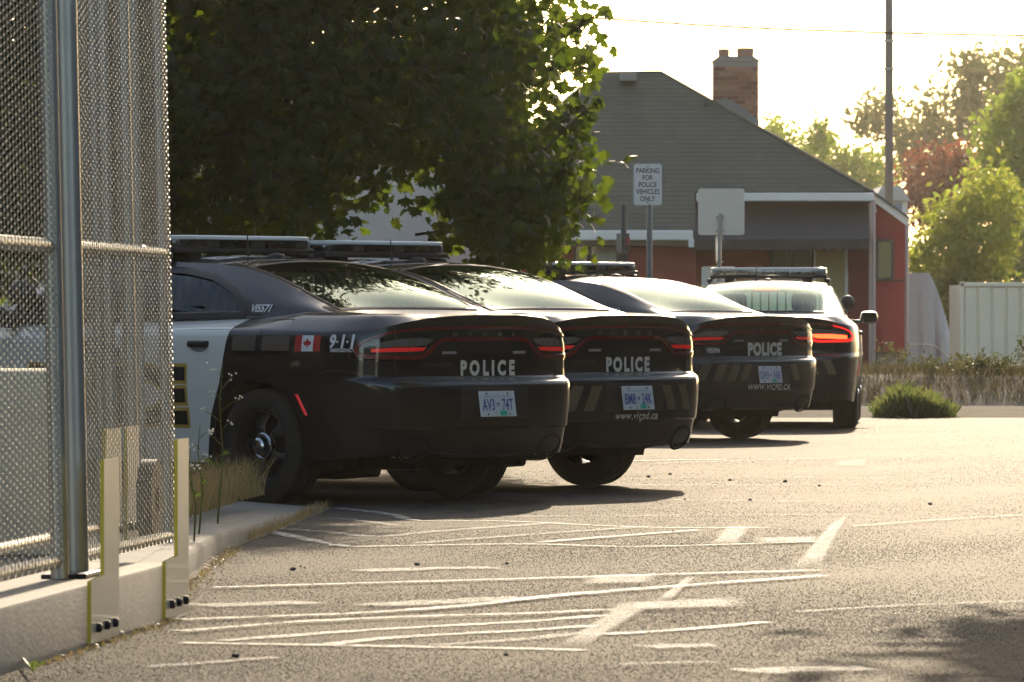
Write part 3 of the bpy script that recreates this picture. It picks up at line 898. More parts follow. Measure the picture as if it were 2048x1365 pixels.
# ------------------------------------------------------------------ the four police cars
car1 = build_car()
car2 = copy_tree(car1); car3 = copy_tree(car1); car4 = copy_tree(car1)
GRP = 'black and white police cars'
tag(car1, 'nearest police car, white doors, flag and 911 on its flank, plate AV3 74T', 'police car', GRP)
tag(car2, 'second police car, plate BM8 24K, web address along its bumper, no flag in sight', 'police car', GRP)
tag(car3, 'third police car with VI5596 beside its tail light and plate DR9 36B', 'police car', GRP)
tag(car4, 'farthest police car, brake lights lit, seen straight from behind beside the red house', 'police car', GRP)
place_car(car1, 991, 34.0, 46.0)
place_car(car2, 1272, 36.5, 48.5)
place_car(car3, 1538, 51.2, 45.5)
place_car(car4, 1526, 56.4, -4.0)
plate(car1, 'AV3', '74T'); plate(car2, 'BM8', '24K'); plate(car3, 'DR9', '36B'); plate(car4, 'DR9', '41A')
flag_911(car1, True); side_words(car1, True); unit_number(car1, 'VI5571'); roof_number(car1, '5571')
police_rear(car1, .082, 1.55, -.03, .815)
police_rear(car2, .085, 1.35, -.03, .815); roof_number(car2, '5590'); url(car2, 'www.vicpd.ca', .05, .487, -.02, .12)
police_rear(car3, .105, 1.12, -.05,   .83, .055); unit_number(car3, 'VI5596'); url(car3, 'WWW.VICPD.CA', .05, .487, -.02, .12)
v2_, f2_ = text2d('VI5596', .042, .03, .95); on_rear(v2_, f2_, 'tail_number', MATS['letter_white'], car3, .62, .82, .004)
v2_, f2_ = text2d('0', .05, .03, .95); on_rear(v2_, f2_, 'tail_number', MATS['letter_white'], car2, .62, .82, .004)
stripes(car2, [(.56, 1), (.40, 1), (-.34, -1), (-.52, -1)], .60, .16, .09, .45)
stripes(car3, [(.76, 1), (.60, 1), (.44, 1), (.30, 1), (-.36, -1)], .62, .15, .09, .45)
stripes(car4, [(.60, 1), (.44, 1), (-.30, -1), (-.48, -1), (-.66, -1)], .62, .15, .085, .45)
police_rear(car4, .085, 1.35, 0, .82)
for c in car4.children:
    if c.name.startswith('tail_light'):
        for k in c.children:
            if k.name.startswith('lamp_bar'):
                k.data = k.data.copy(); k.data.materials[0] = MATS['lamp_on']
                for v in k.data.vertices: v.co.z = .925 + (v.co.z - .925) * 1.7
            if k.name.startswith('light_ring'):
                k.data = k.data.copy(); k.data.materials[0] = MATS['lamp_on_ring']
    if c.name.startswith('high_brake_light'):
        c.data = c.data.copy(); c.data.materials[0] = MATS['lamp_on']
# ------------------------------------------------------------------ ground
def dull(m, col, nrm, rough, w):
    """matt surface with a weak even sheen: stone and bitumen seen at a flat angle"""
    N, L = nodes_of(m); o = N['Material Output']
    N.remove(N['Principled BSDF'])
    d = N.new('ShaderNodeBsdfDiffuse'); g = N.new('ShaderNodeBsdfGlossy'); mx = N.new('ShaderNodeMixShader')
    g.inputs['Roughness'].default_value = rough; g.inputs['Color'].default_value = (1, .97, .92, 1); mx.inputs[0].default_value = w
    lw = N.new('ShaderNodeLayerWeight'); mr = N.new('ShaderNodeMapRange')      # sheen grows towards flat angles
    mr.inputs[1].default_value = .92; mr.inputs[2].default_value = .985; mr.inputs[3].default_value = w * .6; mr.inputs[4].default_value = w * 1.4
    L.new(lw.outputs['Facing'], mr.inputs[0]); L.new(mr.outputs[0], mx.inputs[0])
    if isinstance(col, tuple): d.inputs['Color'].default_value = (*col, 1)
    else: L.new(col, d.inputs['Color'])
    if nrm: L.new(nrm, d.inputs['Normal']); L.new(nrm, g.inputs['Normal'])
    L.new(d.outputs[0], mx.inputs[1]); L.new(g.outputs[0], mx.inputs[2]); L.new(mx.outputs[0], o.inputs[0])

def asphalt(name, c1, c2, fine=260.0, rough=0.78, spec=0.35, bump=0.6):
    m = bpy.data.materials.new(name); m.use_nodes = True
    N, L = nodes_of(m); b = N['Principled BSDF']
    tc = N.new('ShaderNodeTexCoord')
    def noise(sc, det=3, ro=.6):
        t = N.new('ShaderNodeTexNoise'); t.inputs['Scale'].default_value = sc; t.inputs['Detail'].default_value = det; t.inputs['Roughness'].default_value = ro
        L.new(tc.outputs['Object'], t.inputs['Vector']); return t
    def ramp(src, a, b_):
        r = N.new('ShaderNodeMapRange'); r.inputs[1].default_value = a; r.inputs[2].default_value = b_; L.new(src, r.inputs[0]); return r.outputs[0]
    def mixc(f, a, bb):
        x = N.new('ShaderNodeMix'); x.data_type = 'RGBA'
        L.new(f, x.inputs[0])
        for i, q in ((6, a), (7, bb)):
            if isinstance(q, tuple): x.inputs[i].default_value = (*q, 1)
            else: L.new(q, x.inputs[i])
        return x.outputs[2]
    big = noise(.35, 5); mid = noise(3.2, 6, .7); v = N.new('ShaderNodeTexVoronoi'); v.inputs['Scale'].default_value = 70.0; L.new(tc.outputs['Object'], v.inputs['Vector'])
    fn = noise(fine * .22, 4, .75)
    stone = mixc(ramp(v.outputs['Color'], .15, .9), tuple(c * .45 for c in c1), tuple(min(1, c * 1.9) for c in c1))
    c = mixc(ramp(mid.outputs['Fac'], .40, .66), stone, c2)
    c = mixc(ramp(big.outputs['Fac'], .45, .62), c, tuple(x * .62 for x in c1))
    ad = N.new('ShaderNodeMath'); ad.operation = 'ADD'; L.new(fn.outputs['Fac'], ad.inputs[0]); L.new(v.outputs['Distance'], ad.inputs[1])
    bp = N.new('ShaderNodeBump'); bp.inputs['Strength'].default_value = bump; bp.inputs['Distance'].default_value = .02
    L.new(ad.outputs[0], bp.inputs['Height']); wob = noise(1.3, 4, .6)
    mv = N.new('ShaderNodeMix'); mv.data_type = 'VECTOR'; mv.inputs[0].default_value = .35; L.new(tc.outputs['Object'], mv.inputs[4]); L.new(wob.outputs['Color'], mv.inputs[5])
    cr = N.new('ShaderNodeTexVoronoi'); cr.feature = 'DISTANCE_TO_EDGE'; cr.inputs['Scale'].default_value = .55; L.new(mv.outputs[1], cr.inputs['Vector'])
    crf = ramp(cr.outputs['Distance'], .004, .012)
    c = mixc(crf, (.008, .008, .007), c)
    dull(m, c, bp.outputs[0], rough, spec)
    MATS[name] = m
    return m
ASW = .040
asphalt('asphalt', (.034, .031, .027), (.048, .043, .036), rough=.50, spec=ASW, bump=.35)
asphalt('asphalt_far', (.04, .038, .036), (.055, .05, .046), rough=.6, spec=.02, bump=.3)

def paint_worn(name, col, lo, hi, alpha=1.0):
    m = mat(name, col, .7, noise=(20, .3))
    N, L = nodes_of(m); b = N['Principled BSDF']; o = N['Material Output']
    tc = N.new('ShaderNodeTexCoord'); t = N.new('ShaderNodeTexNoise'); t.inputs['Scale'].default_value = 26; t.inputs['Detail'].default_value = 8; t.inputs['Roughness'].default_value = .8
    L.new(tc.outputs['Object'], t.inputs['Vector'])
    r = N.new('ShaderNodeMapRange'); r.inputs[1].default_value = lo; r.inputs[2].default_value = hi; r.inputs[4].default_value = alpha; L.new(t.outputs['Fac'], r.inputs[0])
    tr = N.new('ShaderNodeBsdfTransparent'); mx = N.new('ShaderNodeMixShader')
    L.new(r.outputs[0], mx.inputs[0]); L.new(tr.outputs[0], mx.inputs[1]); L.new(b.outputs[0], mx.inputs[2]); L.new(mx.outputs[0], o.inputs[0])
    return m
paint_worn('line_paint', (.46, .44, .40), .37, .60, .85)
paint_worn('line_faded', (.44, .41, .37), .40, .70, .75)
paint_worn('line_smear', (.50, .47, .42), .34, .70, .65)

m_ = paint_worn('bar_smear', (.50, .47, .41), .28, .70, .6)
N_, L_ = nodes_of(m_)
at_ = N_.new('ShaderNodeAttribute'); at_.attribute_name = 'wear'
mr_ = next(n for n in N_ if n.bl_idname == 'ShaderNodeMapRange'); mxs = next(n for n in N_ if n.bl_idname == 'ShaderNodeMixShader')
mm_ = N_.new('ShaderNodeMath'); mm_.operation = 'MULTIPLY'
L_.new(mr_.outputs[0], mm_.inputs[0]); L_.new(at_.outputs['Fac'], mm_.inputs[1]); L_.new(mm_.outputs[0], mxs.inputs[0])
lot = mesh_obj('parking_lot', [(-300, -60, 0), (300, -60, 0), (300, 600, 0), (-300, 600, 0)], [(0, 1, 2, 3)], MATS['asphalt'])
tag(lot, 'worn grey asphalt of the parking lot', kind='structure')

LINES = [  # photo points of each painted or scraped line, width in metres, material
    ([(674, 1018), (735, 1024), (790, 1032), (840, 1043), (1010, 1044), (1180, 1052), (1330, 1057), (1540, 1057)], .07, 'line_paint'),
    ([(612, 1037), (700, 1041), (790, 1053)], .07, 'line_faded'),
    ([(535, 1058), (650, 1066), (755, 1075), (870, 1065), (980, 1057), (1120, 1047)], .09, 'line_faded'),
    ([(512, 1062), (560, 1070), (655, 1090)], .09, 'line_paint'),
    ([(667, 1091), (700, 1096), (815, 1094), (1060, 1091), (1280, 1096), (1640, 1086)], .08, 'line_paint'),
    ([(840, 1089), (1060, 1072), (1290, 1056)], .08, 'line_faded'),
    ([(1080, 1088), (1240, 1075), (1400, 1063)], .08, 'line_paint'),
    ([(1000, 1036), (1400, 1034), (1701, 1032)], .07, 'line_faded'),
    ([(1706, 1056), (1880, 1043), (2048, 1033)], .07, 'line_faded'),
    ([(430, 1180), (700, 1172), (1060, 1162), (1350, 1153), (1640, 1145)], .09, 'line_paint'),
    ([(360, 1245), (560, 1238), (736, 1231), (941, 1216), (1100, 1198), (1358, 1177), (1650, 1156)], .09, 'line_paint'),
    ([(360, 1269), (599, 1250), (873, 1238), (1060, 1233), (1220, 1225)], .08, 'line_paint'),
    ([(445, 1284), (702, 1265), (873, 1255), (1060, 1245), (1205, 1233)], .08, 'line_paint'),
    ([(661, 1291), (804, 1277), (1060, 1263), (1184, 1254)], .08, 'line_paint'),
    ([(360, 1289), (668, 1294), (1060, 1301), (1169, 1304)], .09, 'line_paint'),
    ([(873, 1294), (1060, 1281), (1153, 1269)], .08, 'line_faded'),
    ([(1205, 1273), (1380, 1262), (1532, 1248)], .08, 'line_paint'),
    ([(300, 1338), (440, 1328), (556, 1319)], .07, 'line_faded'),
    ([(719, 1146), (860, 1141), (992, 1139)], .22, 'line_smear'),
    ([(401, 1216), (510, 1213), (623, 1209)], .24, 'line_smear'),
    ([(736, 1216), (900, 1208), (1060, 1200)], .26, 'line_smear'),
    ([(1292, 1300), (1360, 1298), (1430, 1297)], .18, 'line_smear'),
    ([(1491, 1350), (1610, 1346), (1737, 1343)], .26, 'line_smear'),
    ([(1235, 1336), (1330, 1333), (1430, 1331)], .07, 'line_faded'),
    ([(1261, 923), (1360, 921), (1455, 920)], .14, 'line_paint'),
    ([(1307, 929), (1500, 922), (1690, 917)], .12, 'line_faded'),
    ([(1205, 972), (1480, 972), (1742, 972)], .10, 'line_faded'),
    ([(1077, 1000), (1340, 1002), (1614, 1005)], .08, 'line_faded'),
    ([(1240, 960), (1480, 957), (1800, 958)], .07, 'line_faded'),
    ([(1590, 1228), (1800, 1215), (2048, 1206)], .05, 'line_faded'),
]
PATCHES = [
    ([(1455, 1056), (1504, 1056), (1476, 1095), (1417, 1095)], 'line_smear'),
    ([(1504, 1080), (1650, 1078), (1640, 1090), (1504, 1092)], 'line_smear'),
    ([(1665, 1049), (1701, 1028), (1640, 1146), (1578, 1146)], 'line_smear'),
    ([(1240, 1213), (1317, 1213), (1169, 1305), (1113, 1302)], 'line_paint'),
    ([(1230, 1213), (1496, 1201), (1496, 1222), (1215, 1231)], 'line_smear'),
    ([(1174, 1159), (1327, 1156), (1307, 1174), (1153, 1178)], 'line_smear'),
    ([(1672, 928), (1737, 920), (1737, 938), (1667, 938)], 'line_smear'),
    ([(1310, 1212), (1340, 1212), (1395, 1160), (1375, 1160)], 'line_smear'),
]
lift = 0.0048
for i, (pts, w, mt) in enumerate(LINES):
    g = [G(*p) for p in pts]
    c = crom([(p.x, p.y) for p in g], 6)
    d = np.gradient(c, axis=0); d /= np.linalg.norm(d, axis=1)[:, None]
    nn = np.stack([-d[:, 1], d[:, 0]], 1)
    z = lift + .0007 * (i % 12)
    ww = w * (1 + .18 * rng.standard_normal(len(c)))
    v = []
    for p, n, q in zip(c, nn, ww):
        v += [(p[0] + n[0] * q / 2, p[1] + n[1] * q / 2, z), (p[0] - n[0] * q / 2, p[1] - n[1] * q / 2, z)]
    mesh_obj('painted_line', v, [(2 * k, 2 * k + 1, 2 * k + 3, 2 * k + 2) for k in range(len(c) - 1)], MATS[mt], lot)
for i, (q, mt) in enumerate(PATCHES):
    a_, b_, c_, d_ = [np.array(G(*p)[:2]) for p in q]
    n_ = 10; vs = []; fd = []
    for u in np.linspace(0, 1, n_):
        for w in np.linspace(0, 1, n_):
            p = (a_ * (1 - u) + b_ * u) * (1 - w) + (d_ * (1 - u) + c_ * u) * w
            vs.append((p[0], p[1], .0135 + .0008 * i)); fd.append(min(1, 4.5 * min(u, 1 - u), 4.5 * min(w, 1 - w)) * (.9 if q[0][1] > 1000 else .4) + .02)
    o = mesh_obj('painted_bar', vs, grid_faces(n_, n_), MATS['bar_smear'], lot)
    at = o.data.attributes.new('wear', 'FLOAT', 'POINT'); at.data.foreach_set('value', fd)

# loose stones and clods on the asphalt: the ones that can be told apart
mat('stone_dark', (.05, .048, .045), .9)
mat('dry_leaf', (.35, .20, .05), .6)
STONES = [(586, 1141, .035), (601, 1134, .015), (609, 1137, .014), (834, 1131, .03), (1014, 1129, .022), (471, 1315, .03), (528, 1169, .01), (687, 1207, .012), (742, 1213, .016), (1012, 1312, .02),
          (1150, 1190, .012), (1346, 1064, .018), (1575, 1085, .02), (1297, 955, .03), (1320, 962, .025), (1460, 962, .03), (1490, 965, .02), (1570, 965, .035), (1610, 974, .035), (1638, 973, .025), (1640, 988, .03), (1500, 1002, .03),
          (1395, 1016, .025), (1370, 1000, .02), (1685, 1018, .03), (1250, 945, .03), (1262, 940, .03), (1340, 950, .03), (1690, 1160, .012), (1350, 1245, .012), (2010, 1178, .02), (1860, 1010, .03), (1240, 975, .02), (1213, 962, .025)]
st0 = None
for i, (px, py, r) in enumerate([q for k, q in enumerate(STONES) if k < 10 or k % 2]):
    if st0 is None or i % 6 == 0:
        bm = bmesh.new(); bmesh.ops.create_icosphere(bm, subdivisions=2, radius=1)
        for v in bm.verts: v.co *= 1 + rnd.uniform(-.28, .22)
        for v in bm.verts: v.co.z *= .7
        me = bpy.data.meshes.new('stone'); bm.to_mesh(me); bm.free(); st0 = me
        me.materials.append(MATS['stone_dark'])
    o = bpy.data.objects.new('stone', st0); COL.objects.link(o); o.location = G(px, py) + Vector((0, 0, r * .2)); o.scale = (r * .45, r * .45, r * .4); o.rotation_euler = (0, 0, rnd.uniform(0, 6))
    tag(o, 'small dark stone lying loose on the sunlit asphalt', 'stone', 'loose stones on the asphalt')

# ------------------------------------------------------------------ kerbs, raised strip, fence base wall
mat('concrete', (.28, .25, .205), .85, noise=(7, .55, (.20, .18, .15)), bump=(60, .35, .01))
mat('kerb_concrete', (.17, .155, .13), .85, noise=(6, .6, (.10, .09, .075)), bump=(60, .4, .01))
mat('concrete_pale', (.46, .42, .34), .85, noise=(5, .5, (.33, .29, .22)), bump=(50, .3, .01))
mat('block_tan', (.62, .54, .39), .85, noise=(5, .4, (.50, .43, .30)))
mat('soil', (.075, .06, .042), .95, noise=(4, .7, (.11, .09, .06)), bump=(40, .6, .03))
mat('galvanised', (.42, .42, .40), .38, metal=.75, noise=(9, .4, (.30, .30, .29)))
mat('galv_wire', (.38, .36, .31), .36, metal=.75)
mat('plate_cream', (.56, .50, .36), .3, coat=.5, noise=(7, .3, (.46, .40, .26)))
mat('yellow_paint', (.72, .55, .05), .22, coat=.6, noise=(12, .25, (.45, .36, .10)))

WD = Vector((.1025, .9947, 0)).normalized(); WN = Vector((WD.y, -WD.x, 0))   # along the wall, outward (towards the lot)
W0 = G(0, 1352)
def wpt(t, o, z): return W0 + WD * t + WN * o + Vector((0, 0, z))
def wall_piece(name, t0, t1, o0, o1, z0, z1, m, parent=None, bev=.012):
    M = Matrix((( WD.x, WN.x, 0, W0.x), (WD.y, WN.y, 0, W0.y), (0, 0, 1, 0), (0, 0, 0, 1)))
    return MB().bbox(t0, t1, o0, o1, z0, z1, bev, M).build(name, m, parent, True, 40)
base = wall_piece('fence_base_wall', -4.0, 3.25, -.42, 0, -.1, .213, MATS['concrete'])
tag(base, 'low concrete base wall under the mesh gate', 'wall')
# the kerb beyond it, with the raised concrete strip behind, sinking to the lot at its far end
ke = [(-1.385, 21.0, .105), (-1.395, 23.0, .10), (-1.40, 25.0, .095), (-1.385, 26.8, .09), (-1.33, 27.9, .085), (-1.28, 28.8, .07), (-1.20, 30.2, .06), (-1.12, 31.8, .03), (-1.05, 33.2, .012)]
kc = crom(ke, 5); rows = []
for p in kc:
    rows.append([(p[0], p[1], -.05), (p[0] - .005, p[1], p[2] - .02), (p[0] - .022, p[1], p[2]), (p[0] - .15, p[1] - .01, p[2] + .002)])
v = [q for r in rows for q in r]
kerb = mesh_obj('kerb', v, grid_faces(len(kc), 4), MATS['kerb_concrete'], None, True, 40)
tag(kerb, 'pale concrete kerb beyond the gate, broken at its end', 'kerb', kind='structure')
rows = [[(p[0] - .152, p[1] - .01, p[2] + .002), (p[0] - .6, p[1], max(p[2], .05)), (p[0] - 1.6, p[1], max(p[2], .08) + .02), (-9, p[1] + .3, .2)] for p in kc]
rows = [[(-1.75, 14.0, .18), (-2.2, 14.0, .18), (-3.2, 14, .19), (-9, 14, .22)], [(-1.55, 20.9, .11), (-2.0, 20.9, .12), (-3.0, 20.9, .15), (-9, 20.9, .2)]] + rows
strip_o = mesh_obj('raised_strip', [q for r in rows for q in r], grid_faces(len(rows), 4), MATS['kerb_concrete'])
tag(strip_o, 'raised concrete strip behind the kerb', kind='structure')

# ------------------------------------------------------------------ mesh gate leaves
LEAN = RAD(-1.25)
def mesh_leaf(name, t0, t1, o, z0, z1, dt, dz, r, parent, mt, seedp=0.0):
    """diamond wire: zigzag strands, woven in pairs"""
    nt = int((t1 - t0) / dt) + 1; nz = int((z1 - z0) / dz)
    b = MB()
    V = []; Fc = []
    for i in range(nt):
        for s in (0, 1):
            pts = []
            for k in range(nz + 1):
                a = (k % 2) * .5
                pts.append((t0 + (i + (a if s == 0 else 1 - (k % 2) * .5)) * dt, o + (.004 if (k % 2) else -.004) * (1 if s else -1), z0 + k * dz))
            n0 = len(V)
            for (t, oo, z) in pts:
                p = wpt(t, oo, z)
                for q in range(3):
                    an = 2 * math.pi * q / 3 + .5
                    V.append((p.x + WN.x * r * math.cos(an) + WD.x * r * math.sin(an), p.y + WN.y * r * math.cos(an) + WD.y * r * math.sin(an), p.z))
            for k in range(nz):
                for q in range(3):
                    Fc.append((n0 + k * 3 + q, n0 + k * 3 + (q + 1) % 3, n0 + k * 3 + 3 + (q + 1) % 3, n0 + k * 3 + 3 + q))
    ob = mesh_obj(name, V, Fc, mt, parent, True)
    ob['kind'] = 'stuff'
    return ob
def gate(label, name='mesh_gate'):
    g = empty(name, (0, 0, 0)); tag(g, label, 'gate', 'galvanised mesh gate leaves'); return g
def pipe(parent, name, a, b, r, m='galvanised', n=14):
    return MB().tube([a, b], r, n).build(name, MATS[m], parent, True, 40)
def t_of(px, o, guess=1.0):
    """distance along the wall at which the line (offset o) is seen at photo column px"""
    k = (px - 1024.0) / F
    q = W0 + WN * o
    return (k * q.y - q.x) / (WD.x - k * WD.y)
TOP = 2.75
O1 = -.17
gate1 = gate('front mesh gate leaf with twin leaning posts at the left edge')
ta, tb = -1.2, t_of(112, O1)
for nm, a, b_, z in (('bottom_rail', ta, tb, .275), ('middle_rail', ta, tb, 1.365), ('top_rail', ta, tb, TOP)):
    pipe(gate1, nm, wpt(a, O1, z), wpt(b_, O1, z), .024)
pipe(gate1, 'end_post', wpt(tb + .02, O1 + .01, .215), wpt(tb + .02, O1 + .01, TOP), .032)
mesh_leaf('wire_mesh', ta, tb, O1 + .03, .26, TOP, .12, .0135, .0024, gate1, MATS['galv_wire'])
gate2 = gate('longer mesh gate leaf running from the twin posts to the thin end post')
tc_, te = t_of(150, O1 + .02), t_of(337, O1 + .02)
pipe(gate2, 'hinge_post', wpt(tc_, O1 + .03, .215), wpt(tc_, O1 + .03, TOP), .040)
MBp = MB(); M_ = Matrix(((WD.x, WN.x, 0, W0.x), (WD.y, WN.y, 0, W0.y), (0, 0, 1, 0), (0, 0, 0, 1)))
MBp.bbox(tc_ - .22, tc_ + .12, O1 - .06, O1 + .10, .214, .230, .004, M_); MBp.build('base_plate', MATS['bolt_dark'], gate2)
pipe(gate2, 'end_post', wpt(te, O1 + .02, .25), wpt(te, O1 + .02, TOP), .020)
for nm, z in (('bottom_rail', .275), ('middle_rail', 1.365), ('top_rail', TOP)):
    pipe(gate2, nm, wpt(tc_, O1 + .02, z), wpt(te, O1 + .02, z), .022)
mesh_leaf('wire_mesh', tc_, te, O1 + .05, .26, TOP, .085, .0135, .0023, gate2, MATS['galv_wire'])
O3 = -.48
gate3 = gate('rear mesh gate leaf seen dimly behind the front two')
t3a, t3b = t_of(-60, O3), t_of(300, O3)
for px in (205, 226, 268, 288):
    tt_ = t_of(px, O3); pipe(gate3, 'upright', wpt(tt_, O3, .24), wpt(tt_, O3, TOP), .026 if px in (226, 268) else .018)
for nm, z in (('bottom_rail', .30), ('middle_rail', 1.40), ('top_rail', TOP)):
    pipe(gate3, nm, wpt(t3a, O3, z), wpt(t3b, O3, z), .022)
mesh_leaf('wire_mesh', t_of(150, O3), t3b, O3 - .03, .30, TOP, .085, .0135, .0016, gate3, MATS['galv_wire'], .5)
for g in (gate1, gate2, gate3):
    piv = wpt(1.5, O1, .2)
    g.matrix_world = Matrix.Translation(piv) @ Matrix.Rotation(LEAN, 4, WD) @ Matrix.Translation(-piv)
# yellow guide plates bolted to the base wall
def guide(px0, px1, pxs, ztop, zfoot, label, o=0.004, wall_o=0.0, grp=None):
    t0, t1, ts = t_of(px0, wall_o), t_of(px1, wall_o), t_of(pxs, wall_o)
    g = empty('guide_plate', wpt((t0 + t1) / 2, o, 0)); inv = Matrix.Translation(-Vector(g.location))
    poly = [wpt(t0, o, zfoot), wpt(t1, o, zfoot), wpt(t1, o, ztop), wpt(ts, o, ztop), wpt(ts, o, .235), wpt(t0, o, .225)]
    m = MB(); m.prism([inv @ p for p in poly], WN * .014)
    po = m.build('plate', MATS['yellow_paint'], g)
    po.data.materials.append(MATS['plate_cream'])
    for fc in po.data.polygons:
        if fc.normal.dot(WN) > .9: fc.material_index = 1
    for k in range(3):
        t = t0 + (t1 - t0) * (.2 + .3 * k)
        p = inv @ wpt(t, o + .014, zfoot + .05)
        q = p + WN * .014
        MB().tube([p, q, q + WN * .004], [.018, .018, .010], 6).build('bolt', MATS['bolt_dark'], g)
    tag(g, label, 'guide plate', 'yellow guide plates on the gate base')
guide(172, 228, 198, .63, .012, 'yellow guide plate bolted to the base wall, nearer of the front two')
guide(322, 368, 346, .665, .014, 'yellow guide plate at the end of the base wall, beside the dry grass')
guide(205, 236, 205, .68, .23, 'yellow guide plate behind the wire mesh, nearer the twin posts', o=-.46, wall_o=-.46)
guide(248, 272, 248, .68, .23, 'yellow guide plate behind the wire mesh, farther from the twin posts', o=-.46, wall_o=-.46)
# small roller wheel behind the mesh
m = MB(); m.lathe([(-.03, .05), (-.03, .16), (.03, .16), (.03, .05)], 'y', 24, Matrix.Translation(wpt(t_of(300, -.3), -.3, .40)) @ Matrix.Rotation(math.atan2(WN.y, WN.x) - math.pi / 2, 4, 'Z'))
tag(m.build('gate_roller', MATS['plastic_black'], None, True, 40), 'dark roller wheel low behind the wire mesh', 'roller')
# concrete block behind the gate
m = MB(); m.bbox(-3.3, -1.95, 24.2, 24.9, .1, .895, .03)
tag(m.build('concrete_block', MATS['block_tan'], None, True, 40), 'tan concrete barrier block behind the mesh at the left edge', 'block')

# ------------------------------------------------------------------ dry grass and weeds by the kerb
mat('straw', (.30, .22, .11), .8)
leaf_mat('straw_blade', (.34, .25, .12), (.40, .28, .12), .35, .5)
leaf_mat('green_blade', (.10, .13, .03), (.22, .26, .05), .4, .4)
leaf_mat('juniper', (.13, .145, .05), (.26, .27, .08), .42, .45)
def blades(name, n, spot, hgt, wid, m, lean=.35, kind='stuff'):
    V = []; Fc = []
    for i in range(n):
        x, y, z = spot(i)
        h = hgt * rnd.uniform(.35, 1.0); w = wid * rnd.uniform(.6, 1.2)
        a = rnd.uniform(0, 6.283); l = lean * rnd.uniform(.1, 1.2) * h
        dx, dy = math.cos(a) * l, math.sin(a) * l
        b = rnd.uniform(0, 6.283); wx, wy = math.cos(b) * w, math.sin(b) * w
        n0 = len(V)
        V += [(x - wx, y - wy, z), (x + wx, y + wy, z), (x + dx * .35 + wx * .7, y + dy * .35 + wy * .7, z + h * .55), (x + dx * .35 - wx * .7, y + dy * .35 - wy * .7, z + h * .55), (x + dx, y + dy, z + h)]
        Fc += [(n0, n0 + 1, n0 + 2, n0 + 3), (n0 + 3, n0 + 2, n0 + 4)]
    return mesh_obj(name, V, Fc, m)
def tuft_spot(i):
    t = rnd.random() ** .8
    y = 27.6 + 4.4 * t; x0 = np.interp(y, [24, 28, 30.5, 33], [-1.72, -1.62, -1.48, -1.32])
    return (x0 - abs(rnd.gauss(0, .20)), y, .12)
tag(blades('dry_grass', 1700, tuft_spot, .27, .003, MATS['straw_blade'], .8), 'tuft of dry straw grass growing behind the kerb', 'grass', kind='stuff')
tag(blades('kerb_grass', 420, lambda i: (lambda t: (float(np.interp(t, [27.9, 33.0], [-1.30, -1.06])) + rnd.gauss(0, .02), t, .02))(rnd.uniform(28.0, 32.8)), .07, .003, MATS['straw_blade'], .8), 'low dry grass along the sinking kerb edge', 'grass', kind='stuff')
tag(blades('gutter_litter', 900, lambda i: (lambda t: (float(np.interp(t, [18, 20.9, 21.0, 27.5], [-1.55, -1.26, -1.36, -1.36])) + abs(rnd.gauss(0, .035)), t, .004))(rnd.uniform(18.2, 27.4)), .02, .004, MATS['straw_blade'], 2.5), 'straw litter gathered along the foot of the kerb', 'litter', kind='stuff')
def weed(x, y, z, h, label, n_side=7, flowers=True):
    g = empty('weed', (x, y, z))
    top = Vector((rnd.uniform(-.08, .08) * h, rnd.uniform(-.05, .05), h))
    pts = [Vector((0, 0, 0)), top * .4 + Vector((.015, 0, 0)), top * .75 + Vector((-.01, 0, 0)), top]
    MB().tube(pts, [.005, .004, .003, .0015], 5).build('stem', MATS['green_blade'], g)
    for i in range(n_side):
        t = .35 + .62 * i / n_side
        p = top * t; a = rnd.uniform(-1, 1) * 1.2 + (0 if i % 2 else math.pi)
        q = p + Vector((math.cos(a) * .10 * h, math.sin(a) * .06, .06 * h)) * rnd.uniform(.6, 1.3)
        MB().tube([p, (p + q) / 2 + Vector((0, 0, .01)), q], [.0025, .002, .001], 4).build('twig', MATS['green_blade'], g)
        if flowers and i > 1:
            for k in range(4):
                c = q + Vector((rnd.gauss(0, .012), rnd.gauss(0, .012), rnd.gauss(0, .012)))
                b = MB(); b.lathe([(-.005, .001), (-.003, .004), (.003, .005), (.005, .001)], 'z', 6, Matrix.Translation(c)); b.build('seed_head', MATS['letter_cream'], g)
        elif i <= 3:
            w = .012; b = MB(); d = (q - p)
            b.add([p, p + d * .5 + Vector((0, w, w)), q + Vector((0, 0, -.02)), p + d * .5 - Vector((0, w, w))], [(0, 1, 2, 3)]); b.build('leaf', MATS['green_blade'], g)
    tag(g, label, 'weed', 'weeds by the kerb'); return g
pw = G(435, 1040, .12)
weed(pw.x, pw.y, .10, .80, 'tall spindly weed with small white flowers in front of the rear wheel', 9)
pw = G(398, 1060, .12); weed(pw.x, pw.y, .10, .52, 'shorter flowering weed between guide plate and wheel', 6)
pw = G(388, 1075, .12); weed(pw.x, pw.y, .10, .42, 'straw coloured weed leaning beside the end guide plate', 5)
pw = G(-10, 1345, .0); 
def vine():
    g = empty('vine', (W0.x, W0.y, 0)); pts = [G(0, 1295) - Vector(g.location), G(20, 1312) - Vector(g.location), G(42, 1332) - Vector(g.location), G(66, 1362) - Vector(g.location)]
    for p in pts: p.z += .03
    MB().tube(pts, .004, 5).build('stem', MATS['green_blade'], g)
    for p in pts:
        for k in range(3):
            a = rnd.uniform(0, 6.28); q = p + Vector((math.cos(a) * .03, math.sin(a) * .03, .015))
            MB().add([p, q + Vector((.008, 0, .01)), q + Vector((.012, 0, .02)), q - Vector((.008, 0, -.01))], [(0, 1, 2, 3)]).build('leaf', MATS['green_blade'], g)
    tag(g, 'green vine shoot creeping over the ground in the bottom corner', 'vine')
vine()

